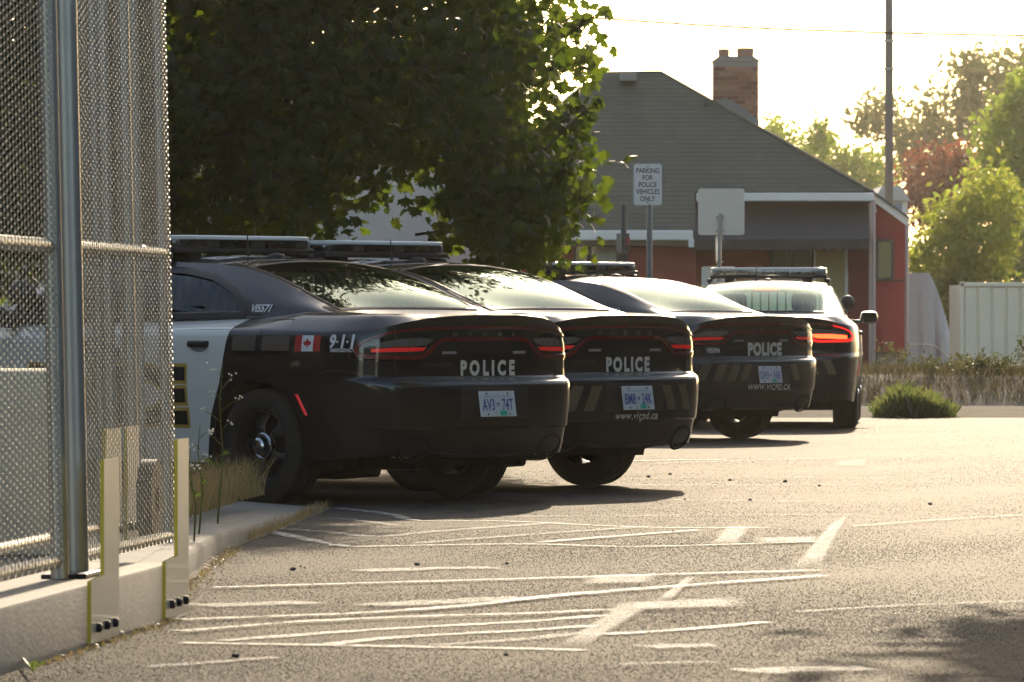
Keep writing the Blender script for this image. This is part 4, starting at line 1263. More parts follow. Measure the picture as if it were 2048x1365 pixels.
# ------------------------------------------------------------------ coarse aggregate standing proud of the worn asphalt
def aggregate():
    pts = []
    for y0, y1, dens in ((16.6, 22, 5200), (22, 30, 3000), (30, 45, 1100), (45, 63, 350)):
        xl = -1.75; area = 0
        n = int((y1 - y0) * (1.7 + .095 * (y0 + y1) / 2) * dens)
        y = rng.uniform(y0, y1, n); xr = .0925 * y + .15; xl = np.where(y < 21, -1.58 + (y - 17.75) * .103 + .0, np.where(y < 33, -1.36, -4.0))
        xl = np.maximum(xl, -.0925 * y - .1)
        x = xl + (xr - xl) * rng.random(n)
        wv = np.sin(x * 1.9 + .7 * np.sin(y * .8)) + np.sin(y * 1.1 + 1.3 * np.sin(x * .9) + 2) + .7 * np.sin(x * 4.3 - y * 2.1)
        ok = rng.random(n) < np.clip(.62 + .24 * wv, .12, 1)
        pts.append(np.stack([x, y, np.full(n, -.0006)], -1)[ok])
    pts = np.vstack(pts)
    me = bpy.data.meshes.new('asphalt_grit'); me.from_pydata(pts.tolist(), [], [])
    o = bpy.data.objects.new('asphalt_grit', me); COL.objects.link(o)
    tag(o, 'coarse grit standing proud of the worn asphalt', 'grit', kind='stuff')
    ng = bpy.data.node_groups.new('grit', 'GeometryNodeTree')
    ng.interface.new_socket('Geometry', in_out='INPUT', socket_type='NodeSocketGeometry'); ng.interface.new_socket('Geometry', in_out='OUTPUT', socket_type='NodeSocketGeometry')
    N, L = ng.nodes, ng.links
    gi, go = N.new('NodeGroupInput'), N.new('NodeGroupOutput')
    ico = N.new('GeometryNodeMeshIcoSphere'); ico.inputs['Radius'].default_value = 1.0; ico.inputs['Subdivisions'].default_value = 1
    sm = N.new('GeometryNodeSetMaterial'); sm.inputs['Material'].default_value = MATS['grit']
    ip = N.new('GeometryNodeInstanceOnPoints')
    rs = N.new('FunctionNodeRandomValue'); rs.data_type = 'FLOAT_VECTOR'; rs.inputs[0].default_value = (.0016, .0016, .0010); rs.inputs[1].default_value = (.0048, .0048, .0030)
    rr = N.new('FunctionNodeRandomValue'); rr.data_type = 'FLOAT_VECTOR'; rr.inputs[1].default_value = (.5, .5, 6.28); rr.inputs['Seed'].default_value = 3
    L.new(ico.outputs[0], sm.inputs[0]); L.new(gi.outputs[0], ip.inputs['Points']); L.new(sm.outputs[0], ip.inputs['Instance']); L.new(rs.outputs[0], ip.inputs['Scale']); L.new(rr.outputs[0], ip.inputs['Rotation']); L.new(ip.outputs[0], go.inputs[0])
    md = o.modifiers.new('grit', 'NODES'); md.node_group = ng
mat('grit', (.05, .045, .037), .5)
dull(MATS['grit'], (.060, .053, .043), None, .42, .06)
aggregate()
# ------------------------------------------------------------------ maple tree over the cars
MH = [(0, 1.0), (.16, .66), (.40, .74), (.36, .46), (.88, .46), (.70, .16), (.84, -.12), (.36, -.18), (.08, -.30)]
MAPLE = MH + [(-x, y) for x, y in reversed(MH[1:])]
def leaf_template(curl):
    v = [(x, y, -curl * abs(x) ** 1.5 - .18 * max(y, 0) ** 2) for x, y in MAPLE] + [(0, .12, .05)]
    n = len(MAPLE)
    return np.array(v), [(i, (i + 1) % n, n) for i in range(n)]
leaf_mat('maple_leaf', (.018, .029, .011), (.24, .31, .02), .30, .35, .40)
mat('bark', (.09, .07, .05), .9, noise=(6, .6), bump=(20, .6, .02))

def orient(n):
    """random hanging leaf frames: columns side, tip, normal"""
    tip = np.stack([rng.normal(0, .55, n), rng.normal(-.15, .55, n), rng.normal(-.75, .35, n)], -1)
    tip /= np.linalg.norm(tip, axis=1)[:, None]
    nr = np.stack([rng.normal(0, .5, n), rng.normal(-.55, .5, n), rng.normal(.55, .35, n)], -1)
    sd = np.cross(tip, nr); sd /= np.linalg.norm(sd, axis=1)[:, None]
    nr = np.cross(sd, tip)
    return np.stack([sd, tip, nr], -1)

def maple_tree():
    TC = np.array((-2.7, 43.6, 4.65)); R = np.array((3.4, 2.7, 3.1))
    tree = empty('maple_tree', (-2.7, 44.4, 0))
    base = np.array(tree.location)
    clumps = []
    while len(clumps) < 1900:
        p = rng.uniform(-1, 1, 3)
        r = (np.abs(p) ** 4).sum() ** .25
        if r > 1 or r < .35: continue
        if p[1] > .5 and rng.random() < .5: continue
        q = TC + p * R * (1 + rng.normal(0, .035))
        if q[0] > (.50 if q[2] < 3.9 else .85) - max(0, q[2] - 6.0) * .25: continue
        # gap over the second car where the pale building shows
        px = 1024 + q[0] / q[1] * F; py = HOR - (q[2] - HC) / q[1] * F
        if 670 < px < 935 and py > 345 and rng.random() < .97: continue
        if 600 < px <= 670 and py > 420 and rng.random() < .8: continue
        if 930 < px < 1020 and py > 470: continue
        if px > 1000 and py > 120 and rng.random() < .45: continue
        if px > 1120 + 60 * math.sin(py / 60.0): continue
        clumps.append(q)
    for k in range(34):   # the hanging right-hand lobe
        px, py = rng.uniform(985, 1135), rng.uniform(300, 515)
        if px > 1065 and py > 440: continue
        d = rng.uniform(41.5, 43.5); clumps.append(np.array(P(px, py, d)))
    clumps = np.array(clumps)
    pos = []; sz = []
    for c in clumps:
        n = int(rng.integers(30, 50))
        pos.append(c + rng.normal(0, 1, (n, 3)) * (.20, .20, .17)); sz.append(rng.uniform(.046, .084, n))
    pos = np.vstack(pos); sz = np.concatenate(sz)
    # stray twigs sticking out at the right
    TW = [((1090, 300), (1150, 240), (1196, 205)), ((1080, 380), (1140, 320), (1178, 268)), ((1090, 420), (1150, 400), (1205, 375)), ((1100, 250), (1140, 225), (1180, 222)), ((1050, 420), (1110, 430), (1165, 440)),
          ((1030, 460), (1060, 500), (1070, 530)), ((1090, 90), (1150, 60), (1205, 20)), ((1100, 140), (1160, 120), (1200, 85)), ((830, 470), (930, 455), (1010, 430)), ((930, 480), (985, 470), (1040, 440))]
    tw_p = []
    for i, t in enumerate(TW):
        d = 42.0 + .15 * i
        pts = [P(a, b, d) for a, b in t]
        MB().tube([p - Vector(base) for p in crom([tuple(p) for p in pts], 4).tolist() and [Vector(q) for q in crom([tuple(p) for p in pts], 4)]], [.012 - .0009 * k for k in range(9)], 5).build('twig', MATS['bark'], tree)
        c = crom([tuple(p) for p in pts], 6)
        for q in c[3:]:
            for _ in range(2 if i < 8 else 1):
                tw_p.append(q + rng.normal(0, .055, 3))
    pos = np.vstack([pos, np.array(tw_p)]); sz = np.concatenate([sz, rng.uniform(.05, .085, len(tw_p))])
    fr = orient(len(pos))
    px = 1024 + pos[:, 0] / pos[:, 1] * F; py = HOR - (pos[:, 2] - HC) / pos[:, 1] * F
    inview = (px > 330) & (px < 1260) & (py > 5) & (py < 560)
    score = np.where(inview, (45 - pos[:, 1]) + 6 * (px > 960) + sz * 8, -99)
    score[-len(tw_p):] += 8
    pick = np.argsort(-score)[:300]; single = np.zeros(len(pos), bool); single[pick] = True
    tmpl = [leaf_template(c) for c in (.12, .3, .5)]
    # joined leaves of the crown
    rest = np.where(~single)[0]
    tv, tf = tmpl[1]; tf = np.array(tf)
    V = np.einsum('nij,kj->nki', fr[rest], tv) * sz[rest][:, None, None] + pos[rest][:, None, :] - base
    nV = len(tv); Fc = (tf[None] + (np.arange(len(rest)) * nV)[:, None, None]).reshape(-1, 3)
    me = bpy.data.meshes.new('crown')
    me.from_pydata(V.reshape(-1, 3).tolist(), [], Fc.tolist())
    cr = link_mesh('crown', me, MATS['maple_leaf'], tree); cr['kind'] = 'stuff'
    mes = []
    for v, f in tmpl:
        m_ = bpy.data.meshes.new('leaf'); m_.from_pydata(v.tolist(), [], f); m_.materials.append(MATS['maple_leaf']); mes.append(m_)
    for i in pick:
        o = bpy.data.objects.new('leaf', mes[i % 3]); COL.objects.link(o); o.parent = tree
        M = Matrix([[*fr[i][0], 0], [*fr[i][1], 0], [*fr[i][2], 0], [0, 0, 0, 1]])
        o.matrix_local = Matrix.Translation(Vector(pos[i] - base)) @ M @ Matrix.Scale(float(sz[i]), 4)
    # trunk and limbs
    MB().tube([(0, 0, 0), (.03, 0, .8), (0, -.02, 1.7), (.05, -.1, 2.8), (0, -.2, 4.2), (.05, -.3, 6.2)], [.21, .17, .155, .13, .09, .03], 12).build('trunk', MATS['bark'], tree, True)
    idx = rng.choice(len(clumps), 46, replace=False)
    for j in idx:
        c = Vector(clumps[j] - base); z0 = min(max(c.z * .75, 1.7), 5.2); a = Vector((.03, -.12, z0))
        m_ = (a + c) / 2 + Vector((0, 0, .25)); MB().tube([a, m_, c], [.05, .03, .008], 6).build('branch', MATS['bark'], tree, True)
    tag(tree, 'broad dark maple tree whose crown hangs over the first police cars', 'tree')
maple_tree()

# ------------------------------------------------------------------ leafy things further back
leaf_mat('foliage_green', (.085, .12, .025), (.36, .42, .06), .5, .45)
leaf_mat('foliage_yellowgreen', (.13, .15, .03), (.50, .50, .07), .5, .4)
leaf_mat('foliage_olive', (.09, .095, .04), (.34, .31, .10), .5, .4)
leaf_mat('foliage_red', (.12, .04, .03), (.30, .09, .05), .42, .45)
def leaf_cloud(lobes, n, size, flat=1.0, fill=.55):
    """lobes: (centre, radii); returns vertices and faces of small bent leaves in their outer shells"""
    w = np.array([l[1][0] * l[1][2] for l in lobes]); w = w / w.sum()
    pos = []
    for (c, r), k in zip(lobes, (w * n).astype(int) + 1):
        nc = max(6, k // 14)
        d = rng.normal(0, 1, (nc, 3)); d /= np.linalg.norm(d, axis=1)[:, None]
        rr = (fill + (1 - fill) * rng.random(nc) ** .5)[:, None] * (1 + rng.normal(0, .08, (nc, 1)))
        cc = np.array(c) + d * rr * np.array(r)
        j = rng.integers(0, nc, k)
        pos.append(cc[j] + rng.normal(0, 1, (k, 3)) * size * 1.6)
    pos = np.vstack(pos); n = len(pos)
    a = rng.normal(0, 1, (n, 3)); a /= np.linalg.norm(a, axis=1)[:, None]
    b = rng.normal(0, 1, (n, 3)); b = np.cross(a, b); b /= np.linalg.norm(b, axis=1)[:, None]
    c = np.cross(a, b)
    s = size * rng.uniform(.6, 1.25, (n, 1))
    V = np.stack([pos - a * s, pos + b * s * .45 + c * s * .12, pos + a * s, pos - b * s * .45 + c * s * .12], 1).reshape(-1, 3)
    i = np.arange(n) * 4
    Fc = np.stack([i, i + 1, i + 2, i + 3], -1)
    return V, Fc
def leafy(name, label, lobes, n, size, m, trunk=None, cat='tree', group=None, fill=.55, base=None):
    g = empty(name, base if base else (lobes[0][0][0], lobes[0][0][1], 0)); b = np.array(g.location)
    V, Fc = leaf_cloud(lobes, n, size, fill=fill)
    me = bpy.data.meshes.new('crown'); me.from_pydata((V - b).tolist(), [], Fc.tolist())
    link_mesh('crown' if cat == 'tree' else 'foliage', me, MATS[m], g)['kind'] = 'stuff'
    if trunk:
        r0 = trunk
        top = Vector(lobes[0][0]) - Vector(b)
        MB().tube([(0, 0, 0), top * .5 + Vector((.1, 0, 0)), top], [r0, r0 * .7, r0 * .3], 8).build('trunk', MATS['bark'], g, True)
        for c, r in lobes[1:]:
            e = Vector(c) - Vector(b); s = top * .45
            MB().tube([s, (s + e) / 2 + Vector((0, 0, .3)), e], [r0 * .45, r0 * .3, r0 * .1], 6).build('branch', MATS['bark'], g, True)
    tag(g, label, cat, group); return g
def lob(px, py, d, rpx, rpy, rd=None):
    c = P(px, py, d); return (tuple(c), (rpx / F * d, (rd if rd else rpx / F * d), rpy / F * d))
GT = 'trees behind the red house'
leafy('tall_tree', 'tall airy tree fading into the glare behind the pole', [lob(1900, 235, 340, 70, 70, 4.1), lob(1975, 190, 340, 60, 70, 4.1), lob(1825, 270, 340, 60, 50, 4.1), lob(1760, 220, 340, 45, 30, 3.1), lob(1720, 250, 340, 30, 30, 2.1), lob(2040, 150, 340, 60, 60, 4.1), lob(1930, 140, 340, 45, 35, 2.1), lob(2050, 290, 340, 70, 90, 4.1), lob(1890, 330, 340, 120, 50, 4.1)], 8000, 0.270, 'foliage_olive', .22, group=GT, fill=.3)
leafy('roadside_tree', 'low rounded tree just over the roof slope left of the pole', [lob(1625, 310, 300, 45, 35, 4.0), lob(1690, 345, 300, 55, 40, 4.0), lob(1560, 285, 300, 22, 22, 2.0), lob(1740, 360, 300, 40, 50, 4.0)], 2600, 0.234, 'foliage_green', .15, group=GT)
leafy('conifer', 'small pointed treetop above the roof slope beside the chimney', [lob(1545, 262, 280, 12, 20, 2.0), lob(1640, 290, 280, 14, 40, 2.0), lob(1640, 250, 280, 7, 18, 1.0)], 700, 0.180, 'foliage_green', .1, group=GT)
leafy('red_leaf_tree', 'red leaved tree above the green hedge trees', [lob(1860, 350, 230, 55, 50, 2.9), lob(1910, 330, 230, 45, 35, 1.9), lob(1840, 410, 230, 45, 40, 1.9), lob(1900, 400, 230, 55, 50, 1.9)], 2600, 0.175, 'foliage_red', .12, group=GT)
leafy('hedge_tree', 'bright green bushy tree behind the covered load', [lob(1880, 520, 140, 70, 60, 2.0), lob(1960, 480, 140, 70, 80, 2.0), lob(1850, 600, 140, 70, 90, 1.6), lob(1940, 600, 140, 80, 110, 1.6), lob(1980, 400, 140, 60, 60, 1.6), lob(1905, 440, 140, 50, 50, 1.3)], 9500, 0.115, 'foliage_yellowgreen', .12, group=GT)
leafy('edge_tree', 'tall green tree cut off by the right edge of the view', [lob(2030, 280, 200, 70, 90, 3.7), lob(2050, 420, 200, 70, 110, 3.7), lob(2050, 540, 200, 60, 100, 3.7), lob(2060, 200, 200, 40, 60, 2.8)], 9000, 0.175, 'foliage_green', .16, group=GT)
# a tree beyond the right edge of the view, whose shade reaches the lot's near corner
leafy('lot_tree', 'small tree beyond the right edge whose shade darkens the near corner', [((4.65, 30.0, 4.9), (2.2, 1.9, 1.4)), ((4.3, 29.2, 4.5), (1.5, 1.2, 1.0)), ((5.5, 30.4, 5.4), (1.7, 1.5, 1.2))], 17000, .13, 'foliage_green', .14, group=None)
# low juniper bush by the kerb
jg = empty('juniper_bush', G(1828, 838)); jb = np.array(jg.location)
V = []; Fc = []
for i in range(4200):
    px = rnd.choice((rnd.gauss(1800, 26), rnd.gauss(1852, 26), rnd.gauss(1826, 42))); 
    if not 1748 < px < 1912: continue
    d = 63.0 + rnd.uniform(0, 1.6); x = (px - 1024) / F * d
    hh = (.36 * math.exp(-((px - 1806) / 44) ** 2) + .17 * math.exp(-((px - 1866) / 30) ** 2) + .05 * math.sin(px * .35)) * rnd.uniform(.25, 1.0)
    a = rnd.uniform(0, 6.28); r = rnd.uniform(.03, .12); w = .007
    p = Vector((x, d, hh * rnd.uniform(.0, .8))) - Vector(jb); q = p + Vector((math.cos(a) * r, math.sin(a) * r * .6, rnd.uniform(.06, .17)))
    sdv = Vector((-math.sin(a) * w, math.cos(a) * w, w * .5)); n0 = len(V)
    V += [p - sdv, p + sdv, (p + q) / 2 + sdv * 1.4 + Vector((0, 0, .03)), q, (p + q) / 2 - sdv * 1.4 + Vector((0, 0, .03))]; Fc += [(n0, n0 + 1, n0 + 2, n0 + 3, n0 + 4)]
f_ = mesh_obj('foliage', V, Fc, MATS['juniper'], jg); f_['kind'] = 'stuff'
for k in range(5):
    e = Vector((rnd.uniform(-.35, .35), rnd.uniform(0, .6), .25)); MB().tube([(0, .3, 0), e], [.012, .005], 5).build('stem', MATS['bark'], jg)
tag(jg, 'low feathery juniper bush at the far edge of the lot', 'bush')

# ------------------------------------------------------------------ far lane and overgrown bank
lane = mesh_obj('lane', [(-40, 63.2, .004), (60, 63.2, .004), (60, 72, .004), (-40, 72, .004)], [(0, 1, 2, 3)], MATS['asphalt_far'])
tag(lane, 'grey lane beyond the lot', kind='structure')
rows = []
for x in np.linspace(-40, 60, 60):
    b = .06 * math.sin(x * 1.7) + .04 * math.sin(x * 4.1)
    rows.append([(x, 71.3 + b, -.02), (x, 72.0 + b, .16), (x, 73.0, .36 + b * .5), (x, 75.5, .42), (x, 79, .22), (x, 140, .2)])
bank = mesh_obj('bank', [p for r in rows for p in r], grid_faces(60, 6), MATS['soil'], None, True)
tag(bank, 'earth bank below the house', kind='structure')
leaf_mat('bank_grass', (.085, .065, .038), (.15, .11, .05), .35, .5)
leaf_mat('bank_creeper', (.05, .05, .022), (.13, .12, .04), .45, .5)
def bank_spot(i):
    y = rnd.uniform(71.4, 75); x = rnd.uniform(3.6, 7.6)
    return (x, y, float(np.interp(y, [71.3, 72, 73, 75.5], [0, .16, .36, .42])))
tag(blades('bank_grass', 4200, bank_spot, .20, .006, MATS['bank_grass'], .9), 'dry brown grass covering the bank below the container', 'grass', kind='stuff')
lb = []
for px in np.linspace(1750, 2070, 26):
    lb.append(lob(px + rnd.uniform(-8, 8), 722 + rnd.uniform(-18, 40), 72.9 + rnd.uniform(0, 1.6), rnd.uniform(10, 34), rnd.uniform(8, 26), .3))
V, Fc = leaf_cloud(lb[::2], 1700, .035)
tag(mesh_obj('creeper', V, Fc, MATS['bank_creeper']), 'dark creeper trailing over the top of the bank', 'creeper', kind='stuff')

# unseen tree belts added so the car bodies mirror dark leaves, not bright sky
def belt(name, label, x0, x1, y0, y1, h, n):
    lobes = []
    for k in range(n):
        t = (k + .5) / n; x, y = x0 + (x1 - x0) * t + rnd.uniform(-1, 1), y0 + (y1 - y0) * t
        lobes.append(((x, y, h * .40), (2.6, 2.6, h * .5))); lobes.append(((x + rnd.uniform(-1, 1), y + 1.5, h * .75), (1.8, 1.8, h * .28)))
    V, Fc = leaf_cloud(lobes, 24000, .42, fill=.6)
    o = mesh_obj(name, V, Fc, MATS['foliage_dark']); tag(o, label, 'trees', kind='stuff')
leaf_mat('foliage_dark', (.018, .024, .010), (.03, .04, .01), .15, .4)
belt('added_tree_belt', 'unseen tree belt added on the right to darken the car reflections', 15, 17, 6, 60, 7.0, 13)
belt('added_tree_belt', 'unseen tree belt added on the left to darken the car reflections', -15, -14, 12, 60, 7.0, 12)
belt('added_tree_belt', 'unseen tree belt added behind the viewer to darken the car reflections', -17, 17, -26, -24, 8.0, 10)
# ------------------------------------------------------------------ the red house
mat('stucco_red', (.26, .055, .040), .85, noise=(5, .4, (.20, .045, .035)), bump=(60, .4, .02))
mat('board_red', (.23, .032, .034), .7, noise=(3, .35, (.23, .02, .025)))
mat('trim_white', (.74, .71, .67), .55, noise=(4, .3, (.6, .56, .52)))
mat('pipe_pink', (.42, .33, .31), .6)
mat('soffit', (.22, .20, .17), .8)
mat('awning_cloth', (.042, .047, .058), .8, noise=(2, .4, (.055, .06, .072)))
mat('awning_dark', (.03, .03, .035), .85)
mat('brick_red', (.30, .125, .075), .85, noise=(30, .4))
mat('brick_dark', (.21, .085, .055), .85, noise=(30, .4))
mat('brick_pale', (.38, .19, .12), .85, noise=(30, .4))
mat('mortar', (.30, .26, .22), .9)
mat('clay_pot', (.36, .20, .13), .8)
mat('cream_reflection', (.62, .53, .33), .7)  # cream light reflected in the panes, put into the backing colour
mat('window_frame_dark', (.05, .045, .04), .5)
mat('flash_metal', (.20, .20, .19), .6, metal=.2)
glass_mat('house_glass', (.92, .92, .88), ior=1.45)
def shingle_mat():
    m = bpy.data.materials.new('shingle'); m.use_nodes = True
    N, L = nodes_of(m); b = N['Principled BSDF']; b.inputs['Roughness'].default_value = .9; b.inputs['Specular IOR Level'].default_value = .25
    tc = N.new('ShaderNodeTexCoord'); mp = N.new('ShaderNodeMapping'); mp.inputs['Scale'].default_value = (4.2, 1, 1.0); L.new(tc.outputs['Object'], mp.inputs[0])
    oi = N.new('ShaderNodeObjectInfo'); ad = N.new('ShaderNodeVectorMath'); ad.operation = 'ADD'
    mu = N.new('ShaderNodeMath'); mu.operation = 'MULTIPLY'; mu.inputs[1].default_value = 60; L.new(oi.outputs['Random'], mu.inputs[0])
    L.new(mp.outputs[0], ad.inputs[0]); L.new(mu.outputs[0], ad.inputs[1])
    v = N.new('ShaderNodeTexVoronoi'); v.inputs['Scale'].default_value = 1.0; L.new(ad.outputs[0], v.inputs['Vector'])
    r = N.new('ShaderNodeValToRGB'); r.color_ramp.elements[0].color = (.090, .090, .073, 1); r.color_ramp.elements[1].color = (.108, .106, .086, 1)
    L.new(v.outputs['Color'], r.inputs['Fac']); L.new(r.outputs[0], b.inputs['Base Color'])
    MATS['shingle'] = m
shingle_mat()

house = empty('red_house', P(1390, 634, 90)); house.location.z = .2
hb = Vector(house.location); hinv = Matrix.Translation(-hb)
def hbox(name, px0, px1, py0, py1, d0, d1, m, parent=house, b=.006):
    """box whose front face spans the photo rectangle at distance d0"""
    a = P(px0, py1, d0); c = P(px1, py0, d0)
    return MB().bbox(a.x, c.x, d0, d1, a.z, c.z, b, hinv if parent is house or parent.parent is house else None).build(name, MATS[m], parent)
def hpoly(name, pts, ext, m, parent=house):
    return MB().prism([hinv @ Vector(p) for p in pts], ext).build(name, MATS[m], parent)
def slope_d(z): return 88.0 + (z - 2.43) / .7
def row_of(z): return HOR - (z - HC) * F / slope_d(z)
z_e, z_r = 2.43, 5.06
NCO = 37
roof = empty('roof', (0, 0, 0), 0, house)
# decking under the shingles
def edge_px(py, right):
    if right:
        return 1390 if py > 391 else float(np.interp(py, [147, 385, 391], [1322, 1742, 1746]))
    return float(np.interp(py, [150, 190, 300, 465], [1203, 1138, 1030, 1020]))
for i in range(NCO):
    za = z_e + (z_r - z_e) * i / NCO; zc = z_e + (z_r - z_e) * (i + 1.25) / NCO; zc = min(zc, z_r)
    ya, yc = row_of(za), row_of(zc)
    da, dc = slope_d(za), slope_d(zc)
    def X(px, d): return (px - 1024) / F * d
    l0, r0 = X(edge_px(ya, 0), da), X(edge_px(ya, 1), da); l1, r1 = X(edge_px(yc, 0), dc), X(edge_px(yc, 1), dc)
    if ya > 391 and yc < 391: r1 = r0
    nf = Vector((0, -.573, .819)); t0, t1 = .009, .003
    pts = [Vector((l0, da, za)), Vector((r0, da, za)), Vector((r1, dc, zc)), Vector((l1, dc, zc))]
    top = [p + nf * t for p, t in zip(pts, (t0, t0, t1, t1))]
    MB().add([hinv @ p for p in pts + top], [(0, 1, 2, 3), (4, 7, 6, 5), (0, 4, 5, 1), (1, 5, 6, 2), (2, 6, 7, 3), (3, 7, 4, 0)]).build('shingle_course', MATS['shingle'], roof)
# far slope and right hip slope behind
rl, rr_ = P(1203, 149, slope_d(z_r)), P(1322, 147, slope_d(z_r)); er = P(1746, 388, slope_d(3.03))
back = er + Vector((0, 7.0, 0)); rb = rr_ + Vector((0, .3, 0))
MB().add([hinv @ p for p in (rr_, er, back, rb)], [(0, 1, 2, 3)]).build('hip_slope', MATS['shingle'], roof)
lb_ = P(1020, 465, 88) + Vector((0, 8, 0))
MB().add([hinv @ p for p in (rl, rr_, rb, back, lb_)], [(0, 1, 2, 3, 4)]).build('back_slope', MATS['shingle'], roof)
# ridge and hip caps
MB().tube([hinv @ (rl + Vector((0, 0, .01))), hinv @ (rr_ + Vector((0, 0, .01)))], .035, 6).build('ridge_cap', MATS['shingle'], roof)
MB().tube([hinv @ (rr_ + Vector((0, 0, .01))), hinv @ (er + Vector((0, 0, .03)))], .03, 6).build('hip_cap', MATS['shingle'], roof)
hbox('roof_vent', 1240, 1273, 146, 162, 91.2, 91.6, 'flash_metal', roof)
hbox('vent_stub', 1408, 1418, 196, 212, 90.8, 91.0, 'window_frame_dark', roof)
# chimney: mortar core, brick courses, cap, flues
ch = empty('chimney', (0, 0, 0), 0, house)
cd = 91.5
a = P(1427, 262, cd); c = P(1518, 124, cd)
x0, x1, zt0, zt1 = a.x, c.x, a.z - .8, c.z
MB().box(x0 + .008, x1 - .008, cd + .008, cd + .75, zt0, zt1, hinv).build('mortar_core', MATS['mortar'], ch)
bw, bh = (x1 - x0) / 3.5, .0765
bmesh_cache = {}
def brick(x, y, z, w, dpt):
    key = (round(w, 3), round(dpt, 3))
    mset = bmesh_cache.setdefault(key, [])
    if not mset:
        for mn in ('brick_red', 'brick_dark', 'brick_pale'):
            o = MB().bbox(0, w, 0, dpt, 0, bh - .011, .004).build('brick', MATS[mn], None)
            mset.append(o.data); bpy.data.objects.remove(o)
    o = bpy.data.objects.new('brick', rnd.choice(mset)); COL.objects.link(o); o.parent = ch
    o.location = (x - hb.x + rnd.uniform(-.002, .002), y - hb.y + rnd.uniform(-.003, .002), z - hb.z)
ncr = int((zt1 - zt0) / bh)
for r in range(ncr):
    z = zt0 + r * bh; off = 0 if r % 2 else .5
    xs = [x0 + (k - off) * bw for k in range(0, 6)]
    for xa in xs:
        s, e = max(xa, x0), min(xa + bw, x1)
        if e - s > .04: brick(s, cd - .004, z, e - s - .011, .1)
# corbelled shoulder, cap and flues
m = MB(); m.bbox(x0 - .01, x1 + .01, cd - .015, cd + .78, zt1, zt1 + .03, .01, hinv)
rowp = [(x0 + .0, zt1 + .03), (x1, zt1 + .03), (x1 - .09, zt1 + .09), (x0 + .09, zt1 + .09)]
m.prism([hinv @ Vector((x, cd, z)) for x, z in rowp], (0, .7, 0)); m.build('chimney_cap', MATS['mortar'], ch)
for p0, p1, pt in ((1437, 1459, 98), (1474, 1508, 96)):
    q0, q1 = P(p0, pt, cd + .2), P(p1, pt, cd + .2)
    r = (q1.x - q0.x) / 2
    MB().lathe([(0, r * .96), (.06, r * .96), (.06, r), (.14, r), (.15, r * .9), (.15, r * .6), (.0, r * .6)], 'z', 16, hinv @ Matrix.Translation(((q0.x + q1.x) / 2, cd + .3, q0.z - .15))).build('flue_pot', MATS['clay_pot'], ch, True, 40)
q = P(1490, 240, cd - .01)
hpoly('chimney_flashing', [P(1430, 205, cd - .03), P(1518, 252, cd - .03), P(1518, 240, cd - .03), P(1470, 205, cd - .03), P(1450, 196, cd - .03)], (0, .02, 0), 'flash_metal', ch)
# gutters
hbox('gutter', 1020, 1386, 461, 481, 87.85, 88.05, 'trim_white', b=.02)
hbox('gutter_outlet', 1377, 1388, 478, 495, 87.85, 87.95, 'trim_white')
hbox('eave_board', 1020, 1384, 480, 492, 88.1, 88.6, 'soffit')
hbox('gutter', 1393, 1748, 386, 403, 88.68, 88.88, 'trim_white', b=.02)
# walls
def wall(name, px0, px1, py0, d, thick, m):
    a = P(px0, py0, d); b = P(px1, py0, d)
    return MB().box(a.x, b.x, d, d + thick, .1, a.z, hinv).build(name, MATS[m], house)
wall('front_wall', 1020, 1392, 489, 88.6, 7, 'stucco_red')
wall('shop_wall', 1392.6, 1700, 402, 89.55, 6, 'stucco_red')
wall('corner_wall', 1700.6, 1748, 402, 89.56, 6, 'board_red')
def window(px0, px1, py0, py1, d, fill, frame='window_frame_dark', mull=0, fw=6):
    w = empty('window', (0, 0, 0), 0, house)
    hbox('window_back', px0, px1, py0, py1, d - .02, d + .02, fill, w, .001)
    for nm, r in (('frame_left', (px0 - fw, px0, py0 - fw, py1)), ('frame_right', (px1, px1 + fw, py0 - fw, py1)), ('frame_head', (px0, px1, py0 - fw, py0)), ('window_sill', (px0 - fw, px1 + fw, py1, py1 + fw))):
        hbox(nm, *r, d - .06, d + .02, frame, w, .003)
    for k in range(mull):
        x = px0 + (px1 - px0) * (k + 1) / (mull + 1); hbox('mullion', x - 2, x + 2, py0, py1, d - .05, d + .01, frame, w, .002)
    hbox('pane', px0, px1, py0, py1, d - .032, d - .028, 'house_glass', w, .0005)
    return w
window(1183, 1232, 494, 620, 88.6, 'trim_white')
window(1152, 1174, 494, 620, 88.6, 'cream_reflection', fw=4)
window(1546, 1622, 500, 620, 89.55, 'soffit', mull=1)
window(1632, 1690, 500, 620, 89.55, 'cream_reflection', 'trim_white')
# awning with a scalloped valance
at0, at1 = P(1392, 406, 89.5), P(1737, 403, 89.5); ab0, ab1 = P(1384, 480, 88.3), P(1737, 478, 88.3)
aw = MB().prism([hinv @ p for p in (at0, at1, ab1, ab0)], (0, .01, .012)).build('awning', MATS['awning_cloth'], house)
n = 18; vs = []; fs = []
for i in range(n * 4 + 1):
    t = i / (n * 4); x = ab0.x + (ab1.x - ab0.x) * t; z = ab0.z + (ab1.z - ab0.z) * t
    dz = .15 + .022 * abs(math.sin(math.pi * n * t))
    vs += [hinv @ Vector((x, 88.3, z)), hinv @ Vector((x, 88.32, z - dz))]
for i in range(n * 4): fs.append((2 * i, 2 * i + 1, 2 * i + 3, 2 * i + 2))
o = mesh_obj('valance', vs, fs, MATS['awning_dark'], aw)
for xx in (ab0, ab1):
    tp = at0 if xx is ab0 else at1
    MB().add([hinv @ tp, hinv @ xx, hinv @ (xx - Vector((0, 0, .15))), hinv @ (tp - Vector((0, 0, .55)))], [(0, 1, 2, 3)]).build('awning_cheek', MATS['awning_dark'], aw)
